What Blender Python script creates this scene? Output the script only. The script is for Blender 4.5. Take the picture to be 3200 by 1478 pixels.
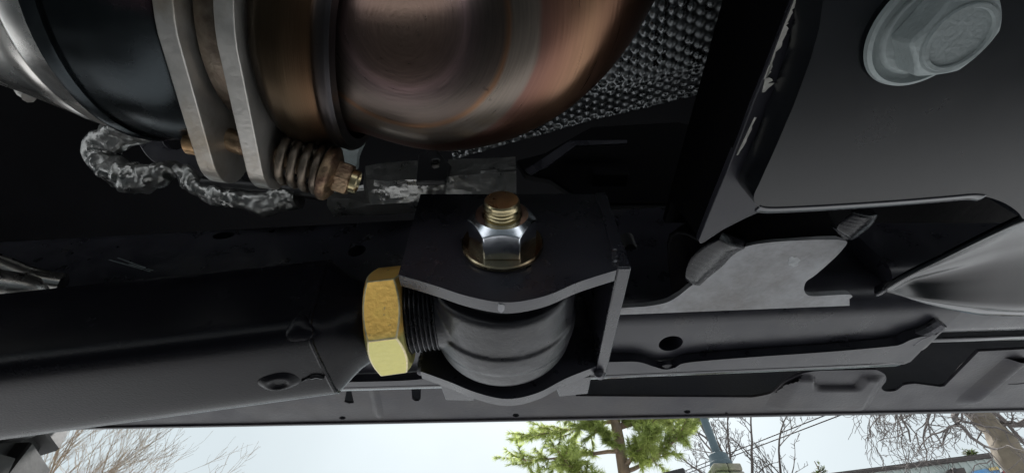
import bpy, bmesh, math, random
from mathutils import Vector, Matrix, noise
R = math.radians
rnd = random.Random(7)
sc = bpy.context.scene
for o in list(bpy.data.objects):
    bpy.data.objects.remove(o)
COL = sc.collection

# ------------------------------------------------------------------ camera
H = 0.30                       # lens height above the driveway (m)
PITCH = R(52)
FPX = 1300.0                   # focal length in photo pixels (3200 wide)
cam_d = bpy.data.cameras.new('camera')
cam_d.sensor_width = 36
cam_d.lens = 36 * FPX / 3200
cam_d.clip_start = 0.005
cam_d.clip_end = 3000
cam = bpy.data.objects.new('camera', cam_d)
COL.objects.link(cam)
cam.location = (0, 0, H)
cam.rotation_euler = (PITCH + R(90), 0, 0)
sc.camera = cam

# ------------------------------------------------------------------ sky, sun, exposure
SUN_EL, SUN_AZ = R(61), R(10)          # sun stands outboard (+y), a little to the right
w = bpy.data.worlds.new('World')
sc.world = w
w.use_nodes = True
nt = w.node_tree
nt.nodes.clear()
sky = nt.nodes.new('ShaderNodeTexSky')
sky.sky_type = 'NISHITA'
sky.sun_disc = False
sky.sun_elevation = SUN_EL
sky.sun_rotation = SUN_AZ
sky.air_density = 1.0
sky.dust_density = 6.0
hs = nt.nodes.new('ShaderNodeHueSaturation')
hs.inputs['Saturation'].default_value = 0.12
mx = nt.nodes.new('ShaderNodeMix'); mx.data_type = 'RGBA'
mx.inputs[0].default_value = 0.8
mx.inputs[7].default_value = (1.26, 1.56, 1.68, 1)
tc = nt.nodes.new('ShaderNodeTexCoord')
cn = nt.nodes.new('ShaderNodeTexNoise'); cn.inputs['Scale'].default_value = 2.2; cn.inputs['Detail'].default_value = 5
cr = nt.nodes.new('ShaderNodeMapRange'); cr.inputs[1].default_value = .3; cr.inputs[2].default_value = .7
cr.inputs[3].default_value = .94; cr.inputs[4].default_value = 1.05
ml = nt.nodes.new('ShaderNodeVectorMath'); ml.operation = 'SCALE'
bg = nt.nodes.new('ShaderNodeBackground')
bg.inputs['Strength'].default_value = 0.054
wo = nt.nodes.new('ShaderNodeOutputWorld')
L = nt.links.new
L(sky.outputs[0], hs.inputs['Color']); L(hs.outputs[0], mx.inputs[6])
L(tc.outputs['Generated'], cn.inputs['Vector']); L(cn.outputs[0], cr.inputs[0])
L(mx.outputs[2], ml.inputs[0]); L(cr.outputs[0], ml.inputs['Scale'])
L(ml.outputs[0], bg.inputs['Color']); L(bg.outputs[0], wo.inputs['Surface'])

sd = bpy.data.lights.new('sun', 'SUN')
sd.energy = 1.5
sd.angle = R(12)
sd.color = (1.0, .98, .955)
so = bpy.data.objects.new('sun', sd)
COL.objects.link(so)
sdir = Vector((math.sin(SUN_AZ) * math.cos(SUN_EL), math.cos(SUN_AZ) * math.cos(SUN_EL), math.sin(SUN_EL)))
so.rotation_euler = sdir.to_track_quat('Z', 'Y').to_euler()
so.location = (0, 6, 8)

sc.view_settings.view_transform = 'Standard'
sc.view_settings.look = 'None'
sc.view_settings.gamma = 1
sc.view_settings.use_curve_mapping = False
sc.view_settings.exposure = 2.75

# ------------------------------------------------------------------ helpers
CT, ST = math.cos(PITCH), math.sin(PITCH)
def ray(px, py):
    t = (739 - py) / FPX
    return Vector(((px - 1600) / FPX, CT - ST * t, ST + CT * t))
O = Vector((0, 0, H))
def PS(px, py, s): return O + ray(px, py) * s
def PY(px, py, y):
    d = ray(px, py); return O + d * (y / d.y)
def PZ(px, py, z):            # z is the height above the lens
    d = ray(px, py); return O + d * (z / d.z)
def PX(px, py, x):
    d = ray(px, py); return O + d * (x / d.x)
def V(x, y, z): return Vector((x, y, z + H))

def spl(pts, n=6, closed=False):
    pts = [Vector(p) for p in pts]
    out = []
    m = len(pts)
    rng = range(m if closed else m - 1)
    for i in rng:
        g = (lambda k: pts[k % m]) if closed else (lambda k: pts[min(max(k, 0), m - 1)])
        a, b, c, d = g(i - 1), g(i), g(i + 1), g(i + 2)
        for j in range(n):
            t = j / n
            out.append(.5 * ((2 * b) + (c - a) * t + (2 * a - 5 * b + 4 * c - d) * t * t + (3 * b - a - 3 * c + d) * t ** 3))
    if not closed: out.append(pts[-1].copy())
    return out
def spl2(pts, n=6, closed=False):
    return [(p.x, p.y) for p in spl([(a, b, 0) for a, b in pts], n, closed)]

class MB:
    def __init__(s): s.v = []; s.f = []; s.uv = {}
    def add(s, vs, fs):
        o = len(s.v); s.v += [tuple(p) for p in vs]; s.f += [tuple(i + o for i in f) for f in fs]; return o
    def loft(s, rings, cap0=True, cap1=True, closed=True):
        n = len(rings[0]); vs = [p for r in rings for p in r]; fs = []
        for i in range(len(rings) - 1):
            for j in range(n if closed else n - 1):
                k = (j + 1) % n
                fs.append((i * n + j, i * n + k, (i + 1) * n + k, (i + 1) * n + j))
        if closed and cap0: fs.append(tuple(range(n - 1, -1, -1)))
        if closed and cap1: fs.append(tuple((len(rings) - 1) * n + j for j in range(n)))
        return s.add(vs, fs)
    def tube(s, path, rad, n=12, cap=True, sq=2.0, jit=None, asp=1.0):
        path = [Vector(p) for p in path]
        rings = []; up = None
        for i, p in enumerate(path):
            d = (path[min(i + 1, len(path) - 1)] - path[max(i - 1, 0)]).normalized()
            if up is None:
                up = Vector((0, 0, 1)) if abs(d.z) < .9 else Vector((0, 1, 0))
            a = (up - d * up.dot(d)).normalized(); up = a
            b = d.cross(a)
            r = rad[i] if isinstance(rad, (list, tuple)) else rad
            ring = []
            for k in range(n):
                th = 2 * math.pi * k / n
                c, q = math.cos(th), math.sin(th)
                m = (abs(c) ** sq + abs(q) ** sq) ** (-1 / sq)
                rr = r * m * (1 if jit is None else jit(i, k, p))
                ring.append(p + a * (c * rr) + b * (q * rr * asp))
            rings.append(ring)
        return s.loft(rings, cap, cap)
    def revolve(s, o, axis, prof, n=48, cap0=True, cap1=True, wob=None):
        o = Vector(o); ax = Vector(axis).normalized()
        t = Vector((0, 0, 1)) if abs(ax.z) < .9 else Vector((1, 0, 0))
        a = (t - ax * t.dot(ax)).normalized(); b = ax.cross(a)
        rings = []
        for (h, r) in prof:
            rings.append([o + ax * h + (a * math.cos(2 * math.pi * k / n) + b * math.sin(2 * math.pi * k / n)) * (r * (1 if wob is None else wob(h, k / n))) for k in range(n)])
        return s.loft(rings, cap0, cap1)
    def box(s, c, sx, sy, sz, M=None):
        vs = []
        for x in (-1, 1):
            for y in (-1, 1):
                for z in (-1, 1):
                    p = Vector((x * sx / 2, y * sy / 2, z * sz / 2))
                    if M: p = M @ p
                    vs.append(Vector(c) + p)
        s.add(vs, [(0, 1, 3, 2), (4, 6, 7, 5), (0, 4, 5, 1), (2, 3, 7, 6), (0, 2, 6, 4), (1, 5, 7, 3)])
    def build(s, name, mat, parent=None, ang=35, bevel=0, seg=2, sub=0):
        me = bpy.data.meshes.new(name)
        me.from_pydata(s.v, [], s.f); me.update()
        return link(name, me, mat, parent, ang, bevel, seg, sub)

def link(name, me, mat, parent=None, ang=35, bevel=0, seg=2, sub=0, fixn=True):
    if fixn:
        bm = bmesh.new(); bm.from_mesh(me)
        bmesh.ops.recalc_face_normals(bm, faces=bm.faces); bm.to_mesh(me); bm.free()
    me.polygons.foreach_set('use_smooth', [True] * len(me.polygons))
    if ang is not None: me.set_sharp_from_angle(angle=R(ang))
    me.materials.clear(); me.materials.append(mat)
    o = bpy.data.objects.new(name, me); COL.objects.link(o)
    if parent:
        o.parent = parent
        o.matrix_parent_inverse = Matrix.Translation(parent.location).inverted()
    if bevel:
        m = o.modifiers.new('bevel', 'BEVEL'); m.width = bevel; m.segments = seg; m.limit_method = 'ANGLE'; m.angle_limit = R(40)
    if sub:
        m = o.modifiers.new('sub', 'SUBSURF'); m.levels = sub; m.render_levels = sub
    return o

def plate(name, mat, outline, extr, parent=None, holes=(), bevel=0, seg=2, bump=None):
    """flat plate: closed outline of 3D points (+ holes), given the thickness vector extr"""
    bm = bmesh.new(); ext = Vector(extr)
    for loop in [outline] + list(holes):
        vs = [bm.verts.new(p) for p in loop]
        for i in range(len(vs)): bm.edges.new((vs[i], vs[(i + 1) % len(vs)]))
    r = bmesh.ops.triangle_fill(bm, edges=bm.edges[:], use_beauty=True)
    g = bmesh.ops.extrude_face_region(bm, geom=bm.faces[:])
    bmesh.ops.translate(bm, verts=[e for e in g['geom'] if isinstance(e, bmesh.types.BMVert)], vec=ext)
    me = bpy.data.meshes.new(name); bm.to_mesh(me); bm.free()
    return link(name, me, mat, parent, 30, bevel, seg)

def bake(o):
    """apply the modifiers of o"""
    dg = bpy.context.evaluated_depsgraph_get(); dg.update()
    me = bpy.data.meshes.new_from_object(o.evaluated_get(dg), depsgraph=dg)
    o.modifiers.clear(); o.data = me
    return o
def cut(o, cutters, ang=35):
    objs = []
    for c in cutters:
        me = bpy.data.meshes.new('cutter'); me.from_pydata(c.v, [], c.f)
        bm = bmesh.new(); bm.from_mesh(me); bmesh.ops.recalc_face_normals(bm, faces=bm.faces); bm.to_mesh(me); bm.free()
        k = bpy.data.objects.new('cutter', me); COL.objects.link(k); objs.append(k)
        m = o.modifiers.new('cut', 'BOOLEAN'); m.object = k; m.operation = 'DIFFERENCE'; m.solver = 'EXACT'
    bake(o)
    for k in objs: bpy.data.objects.remove(k)
    o.data.polygons.foreach_set('use_smooth', [True] * len(o.data.polygons))
    o.data.set_sharp_from_angle(angle=R(ang))
    return o

def tag(o, label, cat, group=None, kind=None):
    o['label'] = label; o['category'] = cat
    if group: o['group'] = group
    if kind: o['kind'] = kind
    return o
def thing(name, loc, label, cat, group=None):
    o = bpy.data.objects.new(name, None); COL.objects.link(o); o.location = loc; o.empty_display_size = .02
    bpy.context.view_layer.update()
    return tag(o, label, cat, group)

# ------------------------------------------------------------------ materials
def mat(name, col, rough=.5, metal=0, var=.15, vscale=30, col2=None, mixlo=.45, mixhi=.65, bump=0, bscale=200, spec=.5,
        rvar=.1, grain=0, coat=0, trans=0):
    m = bpy.data.materials.new(name); m.use_nodes = True
    n = m.node_tree; b = n.nodes['Principled BSDF']; K = n.links.new
    t = n.nodes.new('ShaderNodeTexCoord')
    n1 = n.nodes.new('ShaderNodeTexNoise'); n1.inputs['Scale'].default_value = vscale; n1.inputs['Detail'].default_value = 6; n1.inputs['Roughness'].default_value = .6
    K(t.outputs['Object'], n1.inputs['Vector'])
    mr = n.nodes.new('ShaderNodeMapRange'); mr.inputs[1].default_value = .3; mr.inputs[2].default_value = .7; mr.inputs[3].default_value = 1 - var; mr.inputs[4].default_value = 1 + var
    K(n1.outputs[0], mr.inputs[0])
    sc_ = n.nodes.new('ShaderNodeVectorMath'); sc_.operation = 'SCALE'
    if col2:
        n2 = n.nodes.new('ShaderNodeTexNoise'); n2.inputs['Scale'].default_value = vscale * .45; n2.inputs['Detail'].default_value = 8; n2.inputs['Roughness'].default_value = .65
        off = n.nodes.new('ShaderNodeVectorMath'); off.operation = 'ADD'; off.inputs[1].default_value = (3.1, 1.7, 5.3)
        K(t.outputs['Object'], off.inputs[0]); K(off.outputs[0], n2.inputs['Vector'])
        mr2 = n.nodes.new('ShaderNodeMapRange'); mr2.inputs[1].default_value = mixlo; mr2.inputs[2].default_value = mixhi
        K(n2.outputs[0], mr2.inputs[0])
        mxx = n.nodes.new('ShaderNodeMix'); mxx.data_type = 'RGBA'; mxx.inputs[6].default_value = (*col, 1); mxx.inputs[7].default_value = (*col2, 1)
        K(mr2.outputs[0], mxx.inputs[0]); K(mxx.outputs[2], sc_.inputs[0])
    else:
        sc_.inputs[0].default_value = col
    K(mr.outputs[0], sc_.inputs['Scale']); K(sc_.outputs[0], b.inputs['Base Color'])
    r2 = n.nodes.new('ShaderNodeMapRange'); r2.inputs[1].default_value = .3; r2.inputs[2].default_value = .7
    r2.inputs[3].default_value = max(.02, rough - rvar); r2.inputs[4].default_value = min(1, rough + rvar)
    K(n1.outputs[0], r2.inputs[0]); K(r2.outputs[0], b.inputs['Roughness'])
    b.inputs['Metallic'].default_value = metal
    b.inputs['Specular IOR Level'].default_value = spec
    b.inputs['Coat Weight'].default_value = coat
    if trans: b.inputs['Transmission Weight'].default_value = trans
    if bump:
        n3 = n.nodes.new('ShaderNodeTexNoise'); n3.inputs['Scale'].default_value = bscale; n3.inputs['Detail'].default_value = 5
        K(t.outputs['Object'], n3.inputs['Vector'])
        bp = n.nodes.new('ShaderNodeBump'); bp.inputs['Strength'].default_value = bump; bp.inputs['Distance'].default_value = .001
        K(n3.outputs[0], bp.inputs['Height']); K(bp.outputs[0], b.inputs['Normal'])
    return m

M = {}
M['frame'] = mat('black_frame_paint', (.019, .019, .025), .33, 0, .2, 60, (.048, .044, .042), .58, .82, bump=.05, bscale=700, spec=.42)
M['arm'] = mat('black_powder_coat', (.0040, .0040, .0056), .25, 0, .15, 40, (.013, .0122, .012), .58, .8, bump=.10, bscale=1300, spec=.10, rvar=.05)
M['bracket'] = mat('black_bracket_paint', (.020, .020, .027), .30, 0, .15, 60, (.030, .029, .033), .55, .8, bump=.12, bscale=900, spec=.7)
M['black'] = mat('black_underbody_coat', (.0022, .0022, .0028), .7, 0, .3, 20, bump=.2, bscale=300, spec=.05)
M['skid'] = mat('black_skid_paint', (.0022, .0030, .0045), .24, 0, .2, 40, (.010, .010, .011), .6, .8, bump=0, spec=.50, rvar=.05)
M['cast'] = mat('forged_black_steel', (.020, .020, .024), .36, 0, .3, 140, (.011, .011, .013), .4, .6, bump=.12, bscale=900, spec=.45)
M['rubber'] = mat('black_bushing', (.012, .012, .013), .4, 0, .2, 80)
M['shank'] = mat('black_oxide_thread', (.05, .05, .055), .3, .6, .2, 200)
M['greysteel'] = mat('grey_gusset_steel', (.265, .27, .28), .62, .0, .24, 70, (.165, .16, .158), .4, .65, bump=.3, bscale=500, rvar=.12)
M['weldblack'] = mat('painted_black_weld', (.008, .008, .010), .24, 0, .2, 200, bump=.1, bscale=900, spec=.28)
M['weld'] = mat('weld_bead_steel', (.030, .029, .033), .26, .25, .25, 200, bump=.12, bscale=900)
M['bareweld'] = mat('painted_weld', (.07, .07, .08), .3, .3, .25, 200, bump=.25, bscale=700)
M['zincbolt'] = mat('grey_zinc_flake', (.22, .25, .25), .5, .15, .1, 150, bump=.25, bscale=900)
M['chrome'] = mat('bright_zinc_nut', (.80, .84, .90), .19, 1, .06, 150, rvar=.05, bump=.03, bscale=300)
M['goldbolt'] = mat('yellow_zinc_bolt', (.56, .47, .27), .30, 1, .12, 150, (.46, .40, .26), rvar=.08)
M['washer'] = mat('yellow_zinc_washer', (.42, .36, .24), .22, 1, .2, 120, (.46, .30, .17), rvar=.08)
M['rusty'] = mat('heat_tinted_fastener', (.34, .24, .15), .4, .8, .35, 260, (.17, .10, .07), .45, .6, bump=.4, bscale=700)
M['springsteel'] = mat('brown_spring_steel', (.20, .165, .13), .38, .8, .25, 200, (.11, .08, .06), bump=.2, bscale=700)
M['tip'] = mat('copper_tip', (.60, .38, .20), .4, .9, .3, 300)
M['flange'] = mat('stainless_flange', (.50, .48, .45), .4, .75, .15, 90, (.36, .31, .25), .5, .7, bump=.2, bscale=500)
M['can'] = mat('blued_stainless', (.026, .031, .034), .26, .9, .3, 45, (.075, .045, .055), .54, .66, bump=.05, bscale=300)
M['cone'] = mat('bright_stainless', (.62, .60, .57), .27, 1, .12, 60, rvar=.06, bump=.05, bscale=200)
M['dimple'] = mat('aluminium_heat_shield', (.17, .18, .185), .3, .92, .25, 120)
M['plastic'] = mat('black_plastic_clip', (.011, .011, .012), .4, 0, .2, 100)
M['tyre'] = mat('tyre_rubber', (.011, .011, .011), .6, 0, .3, 25, (.02, .02, .019), .5, .7, bump=.3, bscale=150)
M['rim'] = mat('rim_metal', (.09, .09, .1), .4, .8)
M['rocker'] = mat('rocker_seam_paint', (.0155, .0145, .0185), .46, 0, .25, 14, (.028, .0245, .0235), .5, .7, bump=.3, bscale=260, spec=.3)
M['concrete'] = mat('pale_concrete', (.39, .40, .415), .9, 0, .12, 1.2, (.335, .345, .36), bump=.3, bscale=60)
M['bark'] = mat('pine_bark', (.21, .145, .10), .9, 0, .3, 9, (.13, .10, .075), bump=.6, bscale=40)
M['twig'] = mat('bare_twig_bark', (.20, .145, .10), .9, 0, .25, 10, (.25, .20, .14))
M['twig2'] = mat('grey_twig_bark', (.115, .098, .092), .9, 0, .25, 10)
M['bark2'] = mat('old_tree_bark', (.165, .135, .10), .95, 0, .3, 5, (.13, .11, .085), bump=1, bscale=18)
M['polesteel'] = mat('painted_pole', (.075, .105, .12), .5, .1, .12, 5)
M['stone'] = mat('mossy_stone', (.26, .24, .19), .95, 0, .35, 9, (.16, .18, .09), .45, .6, bump=1, bscale=30)
M['siding'] = mat('pale_green_siding', (.42, .47, .45), .6, 0, .05, 3)
M['fascia'] = mat('brown_fascia', (.060, .048, .045), .5, 0, .1, 5)
M['dark'] = mat('dark_board', (.022, .018, .018), .6)
M['signblue'] = mat('sign_blue', (.09, .24, .46), .5, 0, .2, 3, (.30, .45, .58), .5, .7)
M['signyellow'] = mat('sign_sand', (.55, .42, .18), .5)
M['signred'] = mat('sign_dark_red', (.30, .06, .05), .5)
M['signwhite'] = mat('sign_white', (.7, .7, .68), .5)
M['wire'] = mat('power_cable', (.03, .027, .03), .6)

def leafmat(name, c, c2):
    m = mat(name, c, .55, 0, .25, 3, c2, .4, .6)
    n = m.node_tree; b = n.nodes['Principled BSDF']
    tr = n.nodes.new('ShaderNodeBsdfTranslucent'); ms = n.nodes.new('ShaderNodeMixShader'); ms.inputs[0].default_value = .62
    src = b.inputs['Base Color'].links[0].from_socket
    n.links.new(src, tr.inputs['Color'])
    n.links.new(b.outputs[0], ms.inputs[1]); n.links.new(tr.outputs[0], ms.inputs[2])
    n.links.new(ms.outputs[0], n.nodes['Material Output'].inputs['Surface'])
    return m
M['needle'] = leafmat('pine_needles', (.42, .48, .15), (.27, .33, .10))
M['leaf'] = leafmat('evergreen_leaves', (.055, .085, .020), (.085, .10, .03))

def foilmat(name):
    m = mat(name, (.30, .30, .29), .33, .9, .12, 60, (.22, .22, .21), .5, .62, rvar=.12)
    n = m.node_tree; b = n.nodes['Principled BSDF']; K = n.links.new
    t = n.nodes['Texture Coordinate']
    nz = n.nodes.new('ShaderNodeTexNoise'); nz.inputs['Scale'].default_value = 70; K(t.outputs['Object'], nz.inputs['Vector'])
    ad = n.nodes.new('ShaderNodeMix'); ad.data_type = 'VECTOR'; ad.inputs[0].default_value = .02
    K(t.outputs['Object'], ad.inputs[4]); K(nz.outputs['Color'], ad.inputs[5])
    vo = n.nodes.new('ShaderNodeTexVoronoi'); vo.feature = 'DISTANCE_TO_EDGE'; vo.inputs['Scale'].default_value = 42
    vo2 = n.nodes.new('ShaderNodeTexVoronoi'); vo2.feature = 'F1'; vo2.inputs['Scale'].default_value = 95
    K(ad.outputs[1], vo.inputs['Vector']); K(ad.outputs[1], vo2.inputs['Vector'])
    mm = n.nodes.new('ShaderNodeMath'); mm.operation = 'MULTIPLY_ADD'; mm.inputs[1].default_value = .35
    K(vo2.outputs[0], mm.inputs[0])
    mi = n.nodes.new('ShaderNodeMath'); mi.operation = 'MINIMUM'; mi.inputs[1].default_value = .18
    K(vo.outputs[0], mi.inputs[0]); K(mi.outputs[0], mm.inputs[2])
    bp = n.nodes.new('ShaderNodeBump'); bp.inputs['Strength'].default_value = .28; bp.inputs['Distance'].default_value = .005
    K(mm.outputs[0], bp.inputs['Height']); K(bp.outputs[0], b.inputs['Normal'])
    return m
M['foil'] = foilmat('crinkled_foil_tape')

def rampmat(name, stops, rough=.35, metal=.85, streak=(.14, 40), bump=.08):
    """heat-tinted pipe: colour runs across the tube (uv.y), streaked along it"""
    m = bpy.data.materials.new(name); m.use_nodes = True
    n = m.node_tree; b = n.nodes['Principled BSDF']; K = n.links.new
    uv = n.nodes.new('ShaderNodeUVMap'); uv.uv_map = 'UVMap'
    tcx = n.nodes.new('ShaderNodeTexCoord')
    sp = n.nodes.new('ShaderNodeSeparateXYZ'); K(uv.outputs[0], sp.inputs[0])
    nz = n.nodes.new('ShaderNodeTexNoise'); nz.inputs['Scale'].default_value = 45; nz.inputs['Detail'].default_value = 5
    K(tcx.outputs['Object'], nz.inputs['Vector'])
    ma = n.nodes.new('ShaderNodeMath'); ma.operation = 'MULTIPLY_ADD'; ma.inputs[1].default_value = .022
    K(nz.outputs[0], ma.inputs[0]); K(sp.outputs[1], ma.inputs[2])
    rp = n.nodes.new('ShaderNodeValToRGB'); e = rp.color_ramp.elements
    while len(e) > 1: e.remove(e[0])
    e[0].position = stops[0][0]; e[0].color = (*stops[0][1], 1)
    for p, c in stops[1:]:
        q = e.new(p); q.color = (*c, 1)
    K(ma.outputs[0], rp.inputs[0])
    mp = n.nodes.new('ShaderNodeMapping'); mp.inputs['Scale'].default_value = (streak[1] * .12, streak[1], 1)
    K(uv.outputs[0], mp.inputs[0])
    ns = n.nodes.new('ShaderNodeTexNoise'); ns.inputs['Scale'].default_value = 3; ns.inputs['Detail'].default_value = 6
    K(mp.outputs[0], ns.inputs['Vector'])
    mr = n.nodes.new('ShaderNodeMapRange'); mr.inputs[1].default_value = .3; mr.inputs[2].default_value = .7; mr.inputs[3].default_value = 1 - streak[0] * .6; mr.inputs[4].default_value = 1 + streak[0] * .6
    K(ns.outputs[0], mr.inputs[0])
    n5 = n.nodes.new('ShaderNodeTexNoise'); n5.inputs['Scale'].default_value = 160; n5.inputs['Detail'].default_value = 3
    K(tcx.outputs['Object'], n5.inputs['Vector'])
    m5 = n.nodes.new('ShaderNodeMapRange'); m5.inputs[1].default_value = .22; m5.inputs[2].default_value = .30; m5.inputs[3].default_value = .45; m5.inputs[4].default_value = 1
    K(n5.outputs[0], m5.inputs[0])
    mu = n.nodes.new('ShaderNodeMath'); mu.operation = 'MULTIPLY'; K(mr.outputs[0], mu.inputs[0]); K(m5.outputs[0], mu.inputs[1])
    vm = n.nodes.new('ShaderNodeVectorMath'); vm.operation = 'SCALE'; K(rp.outputs[0], vm.inputs[0]); K(mu.outputs[0], vm.inputs['Scale'])
    K(vm.outputs[0], b.inputs['Base Color'])
    b.inputs['Metallic'].default_value = metal
    rr = n.nodes.new('ShaderNodeMapRange'); rr.inputs[3].default_value = rough - .08; rr.inputs[4].default_value = rough + .12
    K(ns.outputs[0], rr.inputs[0]); K(rr.outputs[0], b.inputs['Roughness'])
    bp = n.nodes.new('ShaderNodeBump'); bp.inputs['Strength'].default_value = bump; bp.inputs['Distance'].default_value = .001
    K(ns.outputs[0], bp.inputs['Height']); K(bp.outputs[0], b.inputs['Normal'])
    return m

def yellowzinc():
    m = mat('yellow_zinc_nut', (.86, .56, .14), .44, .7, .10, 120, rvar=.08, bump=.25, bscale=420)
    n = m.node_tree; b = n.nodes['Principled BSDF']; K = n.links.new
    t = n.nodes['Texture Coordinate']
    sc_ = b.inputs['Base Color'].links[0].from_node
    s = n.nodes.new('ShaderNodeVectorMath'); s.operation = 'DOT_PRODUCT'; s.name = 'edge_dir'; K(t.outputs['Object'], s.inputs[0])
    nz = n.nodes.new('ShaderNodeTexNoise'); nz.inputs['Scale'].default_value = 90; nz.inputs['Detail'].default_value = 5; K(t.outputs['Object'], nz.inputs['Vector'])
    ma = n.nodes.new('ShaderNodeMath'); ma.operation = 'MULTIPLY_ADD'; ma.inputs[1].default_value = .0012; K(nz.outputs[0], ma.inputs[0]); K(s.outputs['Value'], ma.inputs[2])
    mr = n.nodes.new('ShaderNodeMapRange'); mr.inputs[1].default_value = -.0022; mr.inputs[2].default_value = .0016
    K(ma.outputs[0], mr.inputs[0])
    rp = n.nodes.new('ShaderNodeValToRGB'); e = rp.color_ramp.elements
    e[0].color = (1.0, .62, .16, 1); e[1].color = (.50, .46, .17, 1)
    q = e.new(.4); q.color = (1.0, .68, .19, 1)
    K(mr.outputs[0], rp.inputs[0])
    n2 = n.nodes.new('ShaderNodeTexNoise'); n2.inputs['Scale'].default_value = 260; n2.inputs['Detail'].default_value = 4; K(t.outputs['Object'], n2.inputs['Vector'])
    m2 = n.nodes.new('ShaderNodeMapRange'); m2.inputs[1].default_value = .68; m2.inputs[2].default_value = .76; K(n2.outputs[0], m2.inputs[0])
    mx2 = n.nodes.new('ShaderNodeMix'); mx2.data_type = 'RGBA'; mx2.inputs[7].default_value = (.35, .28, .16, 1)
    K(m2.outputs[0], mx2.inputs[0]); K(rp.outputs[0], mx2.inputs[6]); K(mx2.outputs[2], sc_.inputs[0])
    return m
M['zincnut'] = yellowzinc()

# ------------------------------------------------------------------ ground
g = MB(); g.add([(-400, -400, 0), (400, -400, 0), (400, 400, 0), (-400, 400, 0)], [(0, 1, 2, 3)])
go = g.build('ground', M['concrete']); go['kind'] = 'structure'

# ------------------------------------------------------------------ floor pan (roof of the view)
fp = thing('floor_pan', V(0, -.3, .43), 'black underbody floor closing the view above the frame', 'floor panel')
b = MB(); b.box(V(0, -.30, .46), 4.6, 1.66, .04); b.build('floor_sheet', M['black'], fp)
for k, (x0, y0, y1) in enumerate([(.28, .13, .5), (.9, -.9, .5)]):
    b = MB(); b.box(V(x0, (y0 + y1) / 2, .425), .09, y1 - y0, .03); b.build('floor_rib', M['black'], fp, bevel=.006)
b = MB(); b.box(V(0, -1.12, .40), 4.6, .10, .16); b.build('far_sill', M['black'], fp, bevel=.02)

# ------------------------------------------------------------------ rocker panel
ZR = .33
rk = thing('rocker_panel', PZ(1850, 1308, ZR), 'long dark grey rocker panel whose lower edge meets the sky', 'rocker panel')
def rz(pts, z=ZR): return [PZ(a, c, z) for a, c in pts]
inner = [(0, 1160), (1780, 1160)] + [(1800, 1237), (2350, 1241)] + spl2([(2350, 1241), (2410, 1228), (2450, 1195), (2510, 1166), (2570, 1157)], 5)[1:] + \
    spl2([(2740, 1155), (2766, 1170), (2769, 1190), (2755, 1211), (2768, 1222), (2800, 1220), (2825, 1203), (2860, 1198)], 4) + [(2938, 1208), (2952, 1206), (3058, 1098), (3500, 1075)]
outer = [(3500, 1277), (3200, 1283), (2600, 1294), (1850, 1308), (1000, 1324), (500, 1333), (0, 1343)]
def oval(cx, cy, a, b_, n=16): return [(cx + a * math.cos(2 * math.pi * k / n), cy + b_ * math.sin(2 * math.pi * k / n)) for k in range(n)]
holes = [rz(h) for h in (oval(1070, 1305, 10, 5), oval(1612, 1297, 10, 5.5), oval(2148, 1286, 10, 5.5), oval(2270, 1290, 4, 2.5, 10),
         [(1084, 1212), (1076, 1255), (1090, 1260), (1106, 1258), (1096, 1212)],
         [(1285, 1205), (1288, 1246), (1296, 1252), (1308, 1252), (1314, 1246), (1316, 1205)],
         [(3150, 1201), (3160, 1190), (3215, 1140), (3290, 1135), (3240, 1192), (3180, 1200)])]
plate('rocker_sheet', M['rocker'], rz(inner + outer), (0, 0, .004), rk, holes, bevel=.0012)
b = MB()                                   # rolled outer sill wall
prof = []
for k in range(9):
    a = R(-90 + k * 11.25); prof.append((.02 * math.cos(a), .022 + .02 * math.sin(a)))
prof += [(.02, .09), (.012, .16), (-.03, .165)]
e0, e1 = PZ(-900, 1360, ZR), PZ(3900, 1270, ZR)
rings = [[Vector((e.x, e.y - .006 + p, e.z + q - .0045)) for p, q in prof] for e in (e0, e1)]
b.loft(rings, closed=False); ow = b.build('outer_wall', M['rocker'], rk)
m_ = ow.modifiers.new('solid', 'SOLIDIFY'); m_.thickness = .003
RPOLY = inner + outer
def inside(x, y, poly):
    c = False; j = len(poly) - 1
    for i in range(len(poly)):
        (xi, yi), (xj, yj) = poly[i], poly[j]
        if (yi > y) != (yj > y) and x < (xj - xi) * (y - yi) / (yj - yi) + xi: c = not c
        j = i
    return c
# stamped reliefs
def relief(name, x0, x1, y0, y1, f, nx=90, ny=40):
    vs = []; fs = []
    for j in range(ny + 1):
        for i in range(nx + 1):
            px = x0 + (x1 - x0) * i / nx; py = y0 + (y1 - y0) * j / ny
            p = PZ(px, py, ZR); p.z -= f(px, py); vs.append(p)
    for j in range(ny):
        for i in range(nx):
            px = x0 + (x1 - x0) * (i + .5) / nx; py = y0 + (y1 - y0) * (j + .5) / ny
            if not all(inside(px + u, py + v, RPOLY) for u, v in ((-6, 0), (6, 0), (0, -4), (0, 4))): continue
            a = j * (nx + 1) + i; fs.append((a, a + 1, a + nx + 2, a + nx + 1))
    q = MB(); q.add(vs, fs); return q.build(name, M['rocker'], rk, ang=None)
def sst(a, b_, x):
    t = min(1, max(0, (x - a) / (b_ - a))); return t * t * (3 - 2 * t)
def dseg(p, a, b_):
    ax, ay = a; bx, by = b_; t = ((p[0] - ax) * (bx - ax) + (p[1] - ay) * (by - ay)) / ((bx - ax) ** 2 + (by - ay) ** 2)
    t = min(1, max(0, t)); return math.hypot(p[0] - ax - t * (bx - ax), p[1] - ay - t * (by - ay))
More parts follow.
